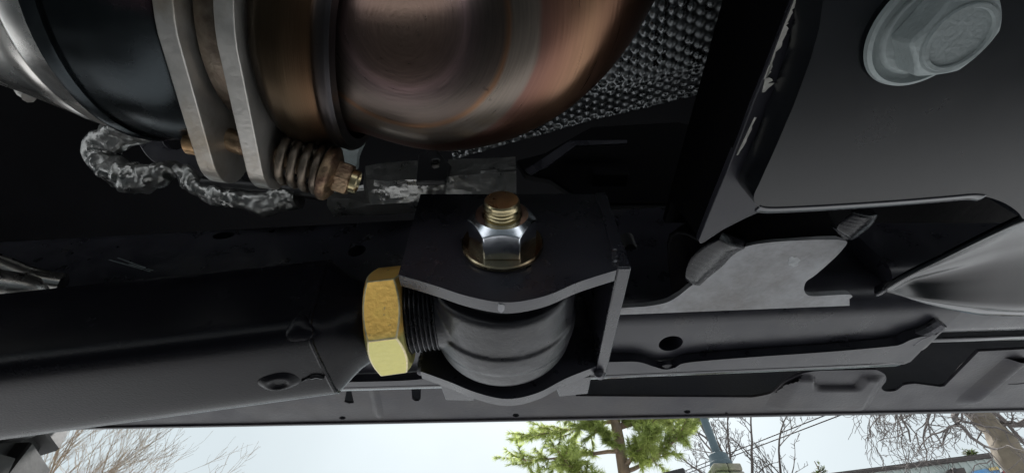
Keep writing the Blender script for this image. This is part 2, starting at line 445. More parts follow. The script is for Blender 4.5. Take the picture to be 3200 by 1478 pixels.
def f1(px, py):
    a = sst(2400, 2470, px + (py - 1230) * .6) * (1 - sst(2700, 2745, px + (py - 1230) * .55)) * sst(1168, 1180, py) * (1 - sst(1262, 1290, py))
    pocket = sst(2530, 2565, px) * (1 - sst(2665, 2700, px + (py - 1190) * .8)) * sst(1168, 1176, py) * (1 - sst(1196, 1210, py))
    return -.0006 + .0075 * a - .013 * pocket * 1.0 if a > .02 or pocket > .02 else -.0006
relief('stamped_emboss', 2380, 2765, 1165, 1296, f1)
def f2(px, py):
    t = (py - 1115) / 150; xc = 3195 - 175 * t
    d = px - xc
    a = sst(-60, -8, d) * (1 - sst(0, 14, d)) * (1 - sst(1235, 1272, py))
    return -.0006 + .009 * a
relief('stamped_rib', 2960, 3300, 1118, 1275, f2)
def f3(px, py):
    a = (1 - sst(0, 22, abs(px - 1175 - (py - 1250) * .2))) * (1 - sst(1290, 1312, py)) * sst(1180, 1200, py)
    return -.0006 + .004 * a
relief('stamped_rib', 1120, 1240, 1180, 1315, f3, 40, 20)

# ------------------------------------------------------------------ frame rail
ZB = .164
fr = thing('frame_rail', V(.1, .22, .164), 'black painted chassis frame rail with a drilled round hole underneath', 'frame rail')
def rail(name, x0, x1, yi, yo, z0, z1, r=.014, par=None, mt=None):
    prof = []
    for (cy, cz, a0) in ((1, 1, 0), (-1, 1, 90), (-1, -1, 180), (1, -1, 270)):
        for k in range(7):
            prof.append((cy, cz, R(a0 + 15 * k)))
    rings = []
    for i in range(25):
        x = x0 + (x1 - x0) * i / 24
        a, c = yi(x), yo(x); ring = []
        for cy, cz, an in prof:
            ring.append(V(x, (a if cy < 0 else c) - cy * r + r * math.cos(an), (z0 if cz < 0 else z1) - cz * r + r * math.sin(an)))
        rings.append(ring)
    q = MB(); q.loft(rings); return q.build(name, mt or M['frame'], par)
YI = lambda x: .188 - .065 * x
YO = lambda x: .2541 - .0746 * x
rb = rail('rail_beam', -1.2, .262, YI, lambda x: YO(x) - .004, ZB, .278, par=fr)
cuts = []
hc = PZ(2096, 1073, ZB)
q = MB(); q.revolve(hc, (0, 0, 1), [(-.01, .0074), (.05, .0074)], 28); cuts.append(q)
def sidehole(px, py, a, c=None):
    d = ray(px, py); # intersect y = .188-.065x
    s = .188 / (d.y + .065 * d.x); p = O + d * s
    q = MB(); n = 24; rings = []
    for h in (-.01, .03):
        rings.append([p + Vector((a * math.cos(2 * math.pi * k / n), h, (c or a) * math.sin(2 * math.pi * k / n))) for k in range(n)])
    q.loft(rings); cuts.append(q)
sidehole(1115, 783, .0066); sidehole(1020, 668, .0066, .0045); sidehole(1095, 662, .006, .004); sidehole(895, 672, .003)
sidehole(565, 695, .011, .005); sidehole(700, 735, .009, .005); sidehole(1000, 823, .0024); sidehole(850, 722, .0022)
cut(rb, cuts)
def wavy(pts): return spl2(pts, 5)
seam = wavy([(900, 1196), (1150, 1192), (1300, 1186), (1400, 1170), (1700, 1135), (1900, 1131), (1990, 1130), (2040, 1144), (2078, 1154), (2110, 1148), (2140, 1134), (2250, 1123), (2400, 1112), (2520, 1104), (2640, 1095), (2780, 1082), (2815, 1076), (2845, 1062), (2880, 1052), (2925, 1046)])
low = [(2956, 1022), (2953, 1032), (2903, 1068), (2872, 1104), (2846, 1130), (2826, 1138), (2400, 1157), (1860, 1180), (1500, 1203), (1240, 1212), (900, 1222)]
plate('bottom_flange', M['frame'], [PZ(a, c, ZB - .0062) for a, c in seam + low], (0, 0, .006), fr, bevel=.0022, seg=3)
M['lip'] = mat('gloss_black_edge', (.02, .02, .026), .18, 0, .1, 60, spec=.6, rvar=.04)
def curl(pts, wid, parent, a0=6, a1=30, n=6, m=None, out=(0, 1, 0), name='rim_glint_lip'):
    # added edge strip, angled up and outboard to catch sky as a rim highlight
    rows = [[Vector(p) for p in spl(pts, 3)]]; o_ = Vector(out).normalized()
    for k in range(n):
        a = R(a0 + (a1 - a0) * k / (n - 1)); rows.append([p + (o_ * math.cos(a) + Vector((0, 0, 1)) * math.sin(a)) * (wid / n) for p in rows[-1]])
    q = MB(); q.loft(rows, closed=False); o = q.build(name, m or M['lip'], parent, ang=None)
    k = o.modifiers.new('s', 'SOLIDIFY'); k.thickness = .0012; k.offset = 1 if o.data.polygons[0].normal.z < 0 else -1
    k.offset = -1 if o.data.polygons[0].normal.z < 0 else 1
    return o
curl([PZ(a, c - 6, ZB - .0063) for a, c in low[5:]], .0085, fr)
curl([V(x, .2325 - .0515 * x, .1718) for x in (.235, .6, 1.0, 1.5)], .0075, fr)
rail('rail_extension', .22, 1.6, lambda x: .176 - .06 * x, lambda x: .2345 - .0515 * x, .172, .272, .012, par=fr)
b = MB(); pth = [PZ(a, c, ZB - .003) for a, c in spl2([(2842, 1066), (2870, 1046), (2905, 1030), (2940, 1008)], 6)]
b.tube(pth, .0035, 8); b.build('end_weld', M['bareweld'], fr)
b = MB(); c0 = PZ(2082, 1150, ZB - .0035)
b.revolve(c0, (0, 0, -1), [(-.002, .006), (.001, .0055), (.002, .003), (.0023, .0004)], 20); b.build('weld_spatter', M['frame'], fr)

# ------------------------------------------------------------------ bracket
YP, TP = .112, .006
YQ = .176
br = thing('mounting_bracket', V(0, .144, .165), 'black two-plate steel bracket holding the round pivot joint', 'bracket')
def platepts(y): # outline in x,z
    base = [(-.046, .178), (.0415, .178), (.0415, .1218)]
    curve = spl2([(.0415, .1218), (.026, .1152), (.012, .1076), (-.002, .1045), (-.016, .1075), (-.030, .1134), (-.0445, .1190)], 6)
    return [V(x, y, z) for x, z in base[:2] + curve]
plate('side_plate', M['bracket'], platepts(YP), (0, TP, 0), br, bevel=.0013, seg=3)
plate('side_plate', M['bracket'], platepts(YQ), (0, TP, 0), br, bevel=.0013, seg=3)
b = MB(); b.box(V(.0445, (YP + YQ + TP) / 2 + .001, .150), .0058, YQ - YP + TP + .004, .056); b.build('back_plate', M['bracket'], br, bevel=.0008)
for (px0, py0, px1, py1) in ((1385, 1236, 1480, 1250), (1740, 1225, 1838, 1228)):
    pts = [PZ(px0 - 10, py0 - 34, .150), PZ(px0 + 8, py0 + 14, .150), PZ(px1, py1 + 2, .150), PZ(px1 + 10, py1 - 52, .150)]
    plate('tab', M['bracket'], pts, (0, 0, .004), br, bevel=.0006)
def weldbead(name, pts, r, parent, m, step=.0022, amp=.22):
    pth = spl(pts, 14)
    # resample
    out = [pth[0]]; acc = 0
    for a, c in zip(pth, pth[1:]):
        acc += (c - a).length
        if acc > step * .25: out.append(c); acc = 0
    rad = []; L_ = 0
    for i, p in enumerate(out):
        if i: L_ += (p - out[i - 1]).length
        rad.append(r * (1 - amp * (.5 + .5 * math.cos(2 * math.pi * L_ / step)) + .12 * noise.noise(p * 300)))
    rad[0] *= .4; rad[-1] *= .4
    q = MB(); q.tube(out, rad, 10); return q.build(name, m, parent)
weldbead('weld_bead', [V(.0415, YP + .001, .1235), V(.0425, YP + .0005, .1285), V(.0432, YP + .0005, .134)], .0019, br, M['bareweld'])
weldbead('weld_bead', [V(.0425, YQ + .003, .1205), V(.045, YQ + .008, .124), V(.0455, YQ + .009, .150)], .0026, br, M['bareweld'])
weldbead('weld_bead', [V(-.0445, YQ + .003, .1205), V(-.046, YQ + .006, .13), V(-.0455, YQ + .009, .155)], .0026, br, M['bareweld'])

r4 = random.Random(4); cpts = [V(-.004 + .0011 * math.cos(a) * (1 + .5 * r4.random()), YP + .003 + .0024 * math.sin(a) * (.7 + .5 * r4.random()), .1043) for a in [2 * math.pi * k / 12 for k in range(12)]]
plate('paint_chip', mat('bare_chip', (.30, .30, .32), .6, 0, .3, 400), cpts, (0, 0, .0004), br)
# ------------------------------------------------------------------ pivot bolt, nut, washer
BX, BZ = -.004, .137
AX = Vector((0, -1, 0))
w_ = MB(); w_.revolve(V(BX, YP, BZ), AX, [(0.0002, .008), (.0002, .0166), (.0008, .0172), (.0022, .0172), (.0027, .0166), (.0027, .008)], 56)
tag(w_.build('flat_washer', M['washer']), 'round yellow zinc washer pressed between hex nut and bracket', 'washer')
def hexnut(name, m, o, axis, af2, h, bore, rot=0, cham=.95, base=0, both=False, n=96, slope=.5):
    ax = Vector(axis).normalized(); t = Vector((0, 0, 1)) if abs(ax.z) < .9 else Vector((1, 0, 0))
    a = (t - ax * t.dot(ax)).normalized(); c = ax.cross(a); o = Vector(o)
    rc = af2 * cham
    def rh(th):
        q = (th % (math.pi / 3)) - math.pi / 6; return af2 / math.cos(q)
    def pt(r, th, z): return o + ax * z + (a * math.cos(th + rot) + c * math.sin(th + rot)) * r
    T = [2 * math.pi * k / n for k in range(n)]
    rings = []
    if bore: rings.append([pt(bore, th, h - .0012) for th in T]); rings.append([pt(bore * 1.08, th, h) for th in T])
    rings.append([pt(rc, th, h) for th in T])
    rings.append([pt(rh(th), th, h - max(0, rh(th) - rc) * slope) for th in T])
    if both:
        rings.append([pt(rh(th), th, base + max(0, rh(th) - rc) * slope) for th in T]); rings.append([pt(rc, th, base) for th in T])
        if bore: rings.append([pt(bore * 1.08, th, base) for th in T]); rings.append([pt(bore, th, base + .0012) for th in T])
    else:
        rings.append([pt(rh(th), th, base) for th in T])
    q = MB(); q.loft(rings, True, True)
    return q, name, m
q, n_, m_ = hexnut('hex_nut', M['chrome'], V(BX, YP, BZ), AX, .0123, .0165, .0072, R(30), .86, .0028, slope=.80)
tag(q.build('hex_nut', M['chrome'], ang=24, bevel=.0004), 'shiny silver hex lock nut on the yellow washer', 'nut')
b = MB()
pr = [(-.075, .0073), (.0160, .0073)]
z = .0160
for k in range(3):
    pr += [(z + .0002, .0066), (z + .0010, .0073), (z + .0014, .0073)]; z += .0017
pr += [(z + .0003, .0070), (z + .0014, .0070), (z + .0021, .0064), (z + .0021, .0001)]
b.revolve(V(BX, YP, BZ), AX, pr, 48)
tag(b.build('pivot_bolt', M['goldbolt'], ang=30), 'yellow zinc bolt whose round end pokes out of the silver nut', 'bolt')

# ------------------------------------------------------------------ pivot joint (housing + shank)
AD = Vector((1, -.01355, .14982)).normalized()
AP = V(-.08, .146, .12235)
def ax_at(x): return AP + AD * ((x + .08) / AD.x)
A_b = (Vector((0, 1, 0)) - AD * AD.y).normalized(); A_c = AD.cross(A_b)     # local y,z axes of the arm
pj = thing('pivot_joint', V(-.004, .146, .137), 'forged round pivot joint with threaded shank between the bracket plates', 'pivot joint')
JY0, JY1, JR = .1255, .1690, .0320
b = MB()
b.revolve(V(BX, 0, BZ), (0, 1, 0), [(JY0, .0250), (JY0, .0310), (JY0 + .002, .0322), (.138, .0328), (.1448, .0330), (.1456, .0342), (.150, .0344), (.1556, .0342), (.1562, .0335), (.160, .0334), (JY1 - .005, .0330), (JY1 - .0015, .0316), (JY1, .026)], 80)
rings = []
for k, (x, ry, rz_) in enumerate([(-.0355, .0160, .0160), (-.0325, .0163, .0163), (-.029, .0172, .0176), (-.025, .0178, .0200), (-.020, .0190, .0245), (-.012, .0200, .029), (.0, .0200, .030)]):
    c = ax_at(x)
    rings.append([c + A_b * (ry * math.cos(t)) + A_c * (rz_ * math.sin(t)) for t in [2 * math.pi * i / 40 for i in range(40)]])
b.loft(rings)
ho = b.build('housing', M['cast'], pj, ang=None)
m_ = ho.modifiers.new('r', 'REMESH'); m_.mode = 'VOXEL'; m_.voxel_size = .0007; m_.use_smooth_shade = True
m_ = ho.modifiers.new('s', 'SMOOTH'); m_.iterations = 7; m_.factor = .5
bake(ho)
ho.data.polygons.foreach_set('use_smooth', [True] * len(ho.data.polygons))
vv = [(v.co.copy(), v.normal.copy()) for v in ho.data.vertices]
ho.data.vertices.foreach_set('co', [c for p, nn_ in vv for c in p + nn_ * (.00005 * noise.noise(p * 260) + .00005 * noise.noise(p * 900))])
ho.data.update()
b = MB(); b.revolve(V(BX, 0, BZ), (0, 1, 0), [(JY0 - .0062, .008), (JY0 - .0062, .0150), (JY0 - .003, .0178), (JY0 - .0006, .0225), (JY0 - .0006, .0262), (JY0 + .001, .0268), (JY0 + .002, .022)], 64)
b.build('bushing', M['rubber'], pj, ang=25)
b = MB(); b.revolve(V(BX, 0, BZ), (0, 1, 0), [(JY1 - .001, .022), (JY1 + .004, .019), (YQ - .0003, .015), (YQ - .0003, .008)], 64)
b.build('bushing', M['rubber'], pj, ang=25)
b = MB(); b.revolve(V(BX, 0, BZ), (0, 1, 0), [(JY0 - .0014, .0242), (JY0 - .0019, .0248), (JY0 - .0014, .0256), (JY0 - .0004, .0256), (JY0 - .0004, .0242)], 64)
b.build('retaining_ring', M['shank'], pj, ang=50)
b = MB(); pr = [(-.052, .001), (-.052, .0150)]; x = -.052
TPI = .0019
prof = [(-.049, .002)]
x = -.049
while x < -.0345:
    prof += [(x, .0152), (x + TPI * .42, .0167), (x + TPI * .55, .0167)]; x += TPI
prof += [(x, .0152), (-.030, .0158), (-.030, .002)]
b.revolve(AP - AD * (-.08 / AD.x) * -1 + AD * 0 if False else ax_at(0), AD, [(h / AD.x, r) for h, r in prof], 64)
b.build('threaded_shank', M['shank'], pj, ang=25)

# ------------------------------------------------------------------ jam nut
vd = (O - ax_at(-.05)); vd = (vd - AD * vd.dot(AD)).normalized()
# hexnut measures its corner angles from the world-z-like axis a; find the rotation that puts a corner 19 deg below the line of sight
t_ = Vector((0, 0, 1)); a_ = (t_ - AD * t_.dot(AD)).normalized(); c_ = AD.cross(a_)
ang_v = math.atan2(vd.dot(c_), vd.dot(a_))
dn = (Vector((0, 0, -1)) - AD * -AD.z).normalized(); sgn = 1 if (a_ * math.cos(ang_v + .2) + c_ * math.sin(ang_v + .2)).dot(dn) > vd.dot(dn) else -1
corner = ang_v + sgn * R(19)
q, n_, m_ = hexnut('jam_nut', None, ax_at(-.0622) , AD, .0213, .0152 / AD.x, .0155, corner, .97, 0, True, slope=.55)
jn = q.build('jam_nut', M['zincnut'], ang=24, bevel=.0005)
jn.data.materials.append(mat('worn_zinc_edge', (.62, .54, .33), .45, .6, .3, 300)); jn.modifiers['bevel'].material = 1
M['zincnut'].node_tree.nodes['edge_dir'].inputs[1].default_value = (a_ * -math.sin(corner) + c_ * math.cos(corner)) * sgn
cen = ax_at(-.0546)
jn.data.transform(Matrix.Translation(-cen)); jn.location = cen
tag(jn, 'big yellow-orange zinc hex jam nut on the threaded shank', 'nut')

# ------------------------------------------------------------------ control arm
ca = thing('control_arm', ax_at(-.3), 'thick black square-tube control arm running off to the left edge', 'control arm')
def sq_ring(c, hy, hz, p, n=64):
    out = []
    for k in range(n):
        t = 2 * math.pi * k / n; cc, ss = math.cos(t), math.sin(t)
        m = (abs(cc) ** p + abs(ss) ** p) ** (-1 / p)
        out.append(c + A_b * (cc * m * hy) + A_c * (ss * m * hz))
    return out
HS = .0233
rings = []
for i in range(30):
    x = -.66 + (.58 - .0) * i / 29
    sw = .0005 * sst(-.3, -.66, x)
    rings.append(sq_ring(ax_at(x), HS, HS, 6.5))
b = MB(); b.loft(rings); b.build('arm_tube', M['arm'], ca, ang=40)
b = MB(); rings = []
for (x, h, p) in [(-.0815, .0216, 7), (-.0800, .0228, 6.5), (-.0785, .0227, 6), (-.0765, .0218, 5), (-.073, .0202, 3.6), (-.069, .0184, 2.8), (-.065, .0174, 2.3), (-.0635, .0168, 2), (-.0622, .0165, 2)]:
    rings.append(sq_ring(ax_at(x), h, h, p))
b.loft(rings); b.build('tapered_end', M['arm'], ca, ang=50)
# weld where the taper meets the tube
pts = [c for c in sq_ring(ax_at(-.0797), .0228, .0228, 6.5, 40)]
def closed_bead(name, pts, r, m, parent, step=.0026, amp=.25):
    pth = pts + [pts[0]]; fine = []
    for a, c in zip(pth, pth[1:]):
        for k in range(6): fine.append(a.lerp(c, k / 6))
    rad = []; L_ = 0
    for i, p in enumerate(fine):
        if i: L_ += (p - fine[i - 1]).length
        rad.append(r * (1 - amp * (.5 + .5 * math.cos(2 * math.pi * L_ / step)) + .3 * noise.noise(p * 120)))
    q = MB(); n = len(fine); rings = []
    for i, p in enumerate(fine):
        d = (fine[(i + 1) % n] - fine[i - 1]).normalized(); a = AD; c = d.cross(a).normalized()
        rings.append([p + (a * math.cos(t) + c * math.sin(t)) * rad[i] for t in [2 * math.pi * k / 8 for k in range(8)]])
    rings.append(rings[0]); q.loft(rings, False, False); return q.build(name, m, parent)
closed_bead('weld_bead', pts, .0010, M['arm'], ca, amp=.05)
# plug weld scar under the tube
def on_arm_bottom(px, py, off=0):
    d = ray(px, py); nrm = -A_c; p0 = AP + nrm * HS
    s = (p0 - O).dot(nrm) / d.dot(nrm); return O + d * s + nrm * off
c0 = on_arm_bottom(872, 1192); prof_d = [(-.0006, .0088), (.0002, .0072), (.0011, .0056), (.0016, .0044), (.0012, .0034), (.0003, .0022), (.0004, .0012), (.0003, .0001)]
b = MB(); n = 40; rings = []
for h, r in prof_d:
    rings.append([c0 - A_c * h + AD * (math.cos(t) * r * 1.05) + A_b * (math.sin(t) * r * .8 * (1 + .12 * math.cos(2 * t + 1))) for t in [2 * math.pi * k / n for k in range(n)]])
b.loft(rings); b.build('plug_weld', M['arm'], ca, ang=None)
pth = [on_arm_bottom(a, c, .0002) for a, c in spl2([(945, 1187), (965, 1179), (990, 1173), (1012, 1178)], 6)]
b = MB(); b.tube(pth, [.0009 + .0006 * noise.noise(p * 300) for p in pth], 8); b.build('weld_bead', M['arm'], ca)
pc = ax_at(-.083) - A_b * HS * .92 - A_c * HS * .80
b = MB(); b.revolve(pc - A_c * .001, (-A_b - A_c * .8), [(-.004, .0052), (.0005, .0047), (.0016, .0034), (.0022, .0012), (.0023, .0002)], 24, wob=lambda h, t: 1 + .12 * math.sin(3 * t * 6.28 + 1))
b.build('weld_bead', M['arm'], ca)

# ------------------------------------------------------------------ crossmember with grey gusset
cm = thing('crossmember', V(.12, .05, .15), 'black boxed crossmember with scratched edge and grey welded gusset plate', 'crossmember')
ZC = .135
left = [(2500, -60), (2480, 0), (2440, 105), (2395, 220), (2352, 325), (2315, 425), (2270, 540), (2228, 640), (2184, 752)]
cross = [PZ(a, c, ZC) for a, c in left]
far = [PZ(a, c, ZC) for a, c in spl2([(2184, 752), (2192, 762), (2222, 744), (2258, 720), (2300, 698), (2345, 676), (2400, 655), (2500, 632), (2760, 600), (2830, 590)], 3)[1:]]
outl = cross + far + [V(.21, .06, ZC), V(.21, cross[0].y, ZC)]
plate('lower_flange', M['frame'], outl, (0, 0, .0035), cm, bevel=.0012)
# side wall of the box
x0 = cross[0].x; x1 = cross[-1].x
plate('side_wall', M['black'], [Vector((cross[0].x + .001, cross[0].y - .1, H + ZC + .002)), Vector((cross[-1].x + .001, cross[-1].y, H + ZC + .002)), Vector((cross[-1].x + .001, cross[-1].y + .006, H + .177)), Vector((cross[0].x + .001, cross[0].y - .1, H + .177))], (.004, 0, 0), cm)
b = MB(); b.box(V(.176, -.02, .180), .19, .30, .004); b.build('top_sheet', M['black'], cm)
# grey gusset: horizontal plate reaching from the crossmember end to the rail
ZG = .1605
gl = spl2([(1900, 972), (1945, 962), (2020, 957), (2080, 946), (2118, 926), (2160, 893), (2195, 878)], 4) + \
     spl2([(2200, 876), (2230, 848), (2262, 812), (2300, 785), (2340, 768), (2400, 758), (2480, 752), (2560, 749), (2625, 749)], 4) + \
     spl2([(2626, 750), (2648, 758), (2620, 795), (2580, 832), (2545, 862), (2520, 880), (2513, 905), (2524, 922), (2550, 925), (2600, 922), (2650, 920), (2664, 926), (2655, 934)], 4) + [(2655, 955), (1900, 985)]
plate('gusset_plate', M['greysteel'], [PZ(a, c, ZG) for a, c in gl], (0, 0, .0032), cm, bevel=.001)
# near-black sheet painting the shade of the hollow between flange and gusset
A_ = [PZ(a, c, ZC + .003) for a, c in spl2([(2186, 756), (2220, 744), (2258, 720), (2300, 698), (2345, 676), (2420, 650), (2580, 625), (2745, 610)], 6)]
B_ = [PZ(a, c, ZG + .001) for a, c in spl2([(2105, 938), (2160, 893), (2200, 872), (2262, 808), (2320, 772), (2400, 757), (2520, 750), (2648, 752)], 6)]
rows = []
for t in [0, .12, .25, .4, .55, .7, .85, 1]:
    row = []
    for i, (a, c) in enumerate(zip(A_, B_)):
        p = a.lerp(c, t); p.z += .020 * math.sin(math.pi * t) ** .8 + .006 * math.sin(math.pi * t); row.append(p)
    rows.append(row)
b = MB(); b.loft(rows, closed=False); ww = b.build('hollow_shade', M['black'], cm)
m_ = ww.modifiers.new('s', 'SOLIDIFY'); m_.thickness = .002; m_.offset = 1
def ripple(name, edge0, edge1, n, zr, bul, mt):
    """overlapping weld crescents between two pixel edges (weld toe a, weld toe b)"""
    rows = []; m = 12; N = n * 6
    e0 = spl2(edge0, 10); e1 = spl2(edge1, 10)
    for i in range(N + 1):
        t = i / N
        def at(e): 
            k = t * (len(e) - 1); j = min(int(k), len(e) - 2); f = k - j
            return (e[j][0] * (1 - f) + e[j + 1][0] * f, e[j][1] * (1 - f) + e[j + 1][1] * f)
        a0, b0 = at(e0), at(e1); row = []
        ph = (t * n) % 1
        for j in range(m + 1):
            s = j / m; cres = .35 * math.sin(math.pi * s) / n
            t2 = max(0, min(1, t + cres)); 
            px, py = a0[0] * (1 - s) + b0[0] * s, a0[1] * (1 - s) + b0[1] * s
            p = PZ(px, py, zr[0] * (1 - s) + zr[1] * s)
            ph2 = ((t + cres * 1.6) * n) % 1
            p.z -= bul * math.sin(math.pi * s) * min(1, 6 * t, 6 * (1 - t)) - .004 * (1 - min(1, 9 * t, 9 * (1 - t))) + (.00016 * (ph2 ** .6) - .00005) * (math.sin(math.pi * s) ** .4)
            row.append(p)
        rows.append(row)
    q = MB(); q.loft(rows, closed=False); o = q.build(name, mt, cm, ang=60)
    k = o.modifiers.new('s', 'SOLIDIFY'); k.thickness = .0004; k.offset = 1
    return o
ripple('weld_bead', [(2262, 738), (2205, 765), (2165, 800), (2146, 838), (2142, 884)], [(2352, 768), (2300, 792), (2258, 834), (2215, 868), (2172, 908)], 11, (.153, ZG + .0007), .0028, M['weldblack'])
ripple('weld_bead', [(2672, 662), (2645, 680), (2622, 700), (2612, 722)], [(2748, 664), (2734, 694), (2706, 722), (2652, 762)], 7, (.150, .152), .002, M['weldblack'])
r8 = random.Random(8)
def scuff(cx, cy, a, c, n=14):
    pts = [(cx + a * (.6 + .5 * r8.random()) * math.cos(2 * math.pi * k / n), cy + c * (.6 + .5 * r8.random()) * math.sin(2 * math.pi * k / n)) for k in range(n)]
    plate('scuff_mark', M['scuff'], [PZ(x, y, ZG - .00012) for x, y in pts], (0, 0, .0001), cm)
M['scuff'] = mat('pale_scuff', (.31, .32, .33), .7, 0, .3, 300)
scuff(2480, 818, 22, 19, 22)
# scraped bare metal along the flange edge
def on_c(a, c, dz=-.0006): return PZ(a, c, ZC + dz)
def scrape(pts): plate('bare_scrape', M['scrape'], [on_c(a, c) for a, c in pts], (0, 0, .0004), cm)
M['scrape'] = mat('scraped_bare_steel', (.55, .54, .50), .55, .3, .25, 300)
def torn(x0, y0, x1, y1, wmax, n, seed):
    r_ = random.Random(seed); lp = []; rp = []
    for i in range(n + 1):
        t = i / n; x = x0 + (x1 - x0) * t; y = y0 + (y1 - y0) * t
        lp.append((x + 3, y)); wv = wmax * (.25 + .75 * r_.random()) * math.sin(math.pi * min(1, max(0.06, t * .94 + .03))) ** .5
        rp.append((x + 4 + wv, y - wv * .35 + r_.uniform(-3, 3)))
    return lp + rp[::-1]
scrape(torn(2482, 0, 2450, 80, 11, 9, 1)); scrape(torn(2452, 74, 2418, 165, 22, 9, 2)); scrape(torn(2418, 165, 2392, 240, 9, 8, 3))
scrape(torn(2402, 206, 2385, 250, 14, 6, 4)); scrape(torn(2390, 246, 2380, 290, 34, 7, 5)); scrape(torn(2356, 368, 2300, 486, 13, 9, 6))

# ------------------------------------------------------------------ skid plate + its big bolt
ZS = .121
sk = thing('skid_plate', V(.15, .03, ZS), 'smooth black skid plate with rounded corner below the big bolt', 'skid plate')
edge = [(2580, -60), (2560, 90), (2532, 190), (2480, 330), (2420, 470), (2372, 575)]
corner = spl2([(2372, 575), (2358, 605), (2356, 628), (2368, 644), (2395, 654), (2440, 655)], 5)[1:]
botm = spl2([(2440, 655), (2600, 647), (2800, 634), (2960, 621), (3040, 614), (3085, 616), (3140, 635), (3180, 662), (3196, 684)], 5)[1:]
pl_pts = [PZ(a, c, ZS) for a, c in edge + corner + botm]
pl_pts += [V(.36, .085, ZS), V(.36, pl_pts[0].y, ZS)]
plate('plate', M['skid'], pl_pts, (0, 0, .0125), sk, bevel=.0022, seg=3)
curl([PZ(a, c - 6, ZS - .0003) for a, c in (corner[-9:] + botm)[:-14:3]], .0042, sk, 10, 42)
# curved rear apron of the skid
apr = thing('splash_panel', PZ(3000, 850, .14), 'curved black splash panel at the right with a rolled lip shaped to catch the sky', 'splash panel')
U_ = spl2([(2768, 906), (2800, 885), (2860, 852), (2950, 808), (3050, 757), (3150, 708), (3200, 686), (3330, 640)], 6)
L_ = spl2([(2769, 910), (2830, 938), (2900, 966), (2960, 986), (3040, 1006), (3120, 1020), (3200, 1029), (3400, 1035)], 6)
rows = []
for k in range(17):
    t = k / 16; row = []
    for i, (a, c) in enumerate(zip(U_, L_)):
        px = a[0] * (1 - t) + c[0] * t; py = a[1] * (1 - t) + c[1] * t
        s = i / (len(U_) - 1)
        p = PZ(px, py, .137)
        rib = .0035 * math.exp(-((t - .42 + .1 * s) / .06) ** 2) - .0045 * math.exp(-((t - .58 + .1 * s) / .09) ** 2)
        amp = sst(0, .35, s)
        p.z += amp * (.007 * math.sin(math.pi * t) - .3 * rib * (1.2 - s))
        p.z += .012 * sst(.86, 1.0, t) * sst(0, .15, s)
        row.append(p)
    rows.append(row)
b = MB(); b.loft(rows, closed=False); oo = b.build('panel_sheet', M['skid'], apr, ang=None)
m_ = oo.modifiers.new('s', 'SOLIDIFY'); m_.thickness = .0022; m_.offset = 1
curl([p + Vector((0, -.001, -.0002)) for p in rows[-1][::5]], .0070, apr)
# bolt
bc = PZ(2885, 88, ZS)
fb = thing('flange_bolt', bc, 'large dull grey flanged hex bolt head in the skid plate', 'bolt')
b = MB(); b.revolve(bc, (0, 0, -1), [(0.0002, .0085), (0.0002, .0139), (.0010, .0147), (.0022, .0145), (.0027, .0136), (.0018, .0126), (.0016, .0114), (.0030, .0106), (.0042, .004)], 64)
b.build('bolt_flange', M['zincbolt'], fb, ang=40)
q, _, _ = hexnut('h', None, bc, (0, 0, -1), .0090, .0112, 0, R(8), .93, .003, slope=.6)
q.build('bolt_head', M['zincbolt'], fb, ang=24, bevel=.0007)
b = MB(); b.revolve(bc, (0, 0, -1), [(.0105, .0080), (.0119, .0076), (.0119, .0068), (.0108, .0064)], 40); b.build('head_rim', M['zincbolt'], fb)

# ------------------------------------------------------------------ exhaust
EA = Vector((math.cos(R(10)), math.sin(R(10)), 0)); EL = Vector((-EA.y, EA.x, 0)); EU = Vector((0, 0, 1))
G = V(-.0945, .037, .180)
def uv_revolve(name, mt, prof, par, n=72, ang=40):
    q = MB(); q.revolve(G, EA, prof, n, False, False); return q.build(name, mt, par, ang=ang)
ec = thing('exhaust_canister', G - EA * .1, 'dark blued exhaust canister with bright steel cone at upper left', 'exhaust canister')
uv_revolve('shell', M['can'], [(-.010, .036), (-.014, .041), (-.020, .0460), (-.026, .0480), (-.036, .0482), (-.0410, .0482)], ec)
uv_revolve('seam_ring', M['can'], [(-.0410, .0470), (-.0410, .0493), (-.0422, .0502), (-.0445, .0502), (-.0458, .0490), (-.0458, .0460)], ec)
uv_revolve('end_cone', M['cone'], [(-.0457, .0484), (-.053, .0478), (-.0555, .0464), (-.0572, .0470), (-.063, .0452), (-.086, .0395), (-.101, .0360), (-.116, .0345), (-.6, .034)], ec)
ce = thing('exhaust_elbow', G + EA * .05, 'copper and mauve heat-tinted exhaust elbow curving overhead', 'exhaust pipe')
# flange plates
ear = EL * .0385 - EU * .0305
def flange(t, th, parent, rr=.0435, re=.0135, bore=.034):
    pts = []
    n1 = ear.normalized(); dd = ear.length; base = math.atan2(n1.dot(EU), n1.dot(EL))
    al = math.acos((rr - re) / dd)
    for s in (0, math.pi):
        for k in range(9):
            a = base + s - al + 2 * al * k / 8; c = (EL * math.cos(base + s) + EU * math.sin(base + s)) * dd
            pts.append(G + EA * t + c + (EL * math.cos(a) + EU * math.sin(a)) * re)
        a0 = base + s + al; a1 = base + s + math.pi - al
        for k in range(1, 12):
            a = a0 + (a1 - a0) * k / 12
            pts.append(G + EA * t + (EL * math.cos(a) + EU * math.sin(a)) * rr)
    hole = [G + EA * t + (EL * math.cos(a) + EU * math.sin(a)) * bore for a in [2 * math.pi * k / 40 for k in range(40)]]
    return plate('flange_plate', M['flange'], pts, EA * th, parent, [hole], bevel=.0012, seg=2)
flange(-.0140, .0058, ec); flange(.0030, .0058, ce)
# gasket ring between
uv_revolve('gasket_ring', M['springsteel'], [(-.0065, .0350), (-.0065, .0372), (-.002, .0378), (.0028, .0372), (.0028, .0350)], ec)
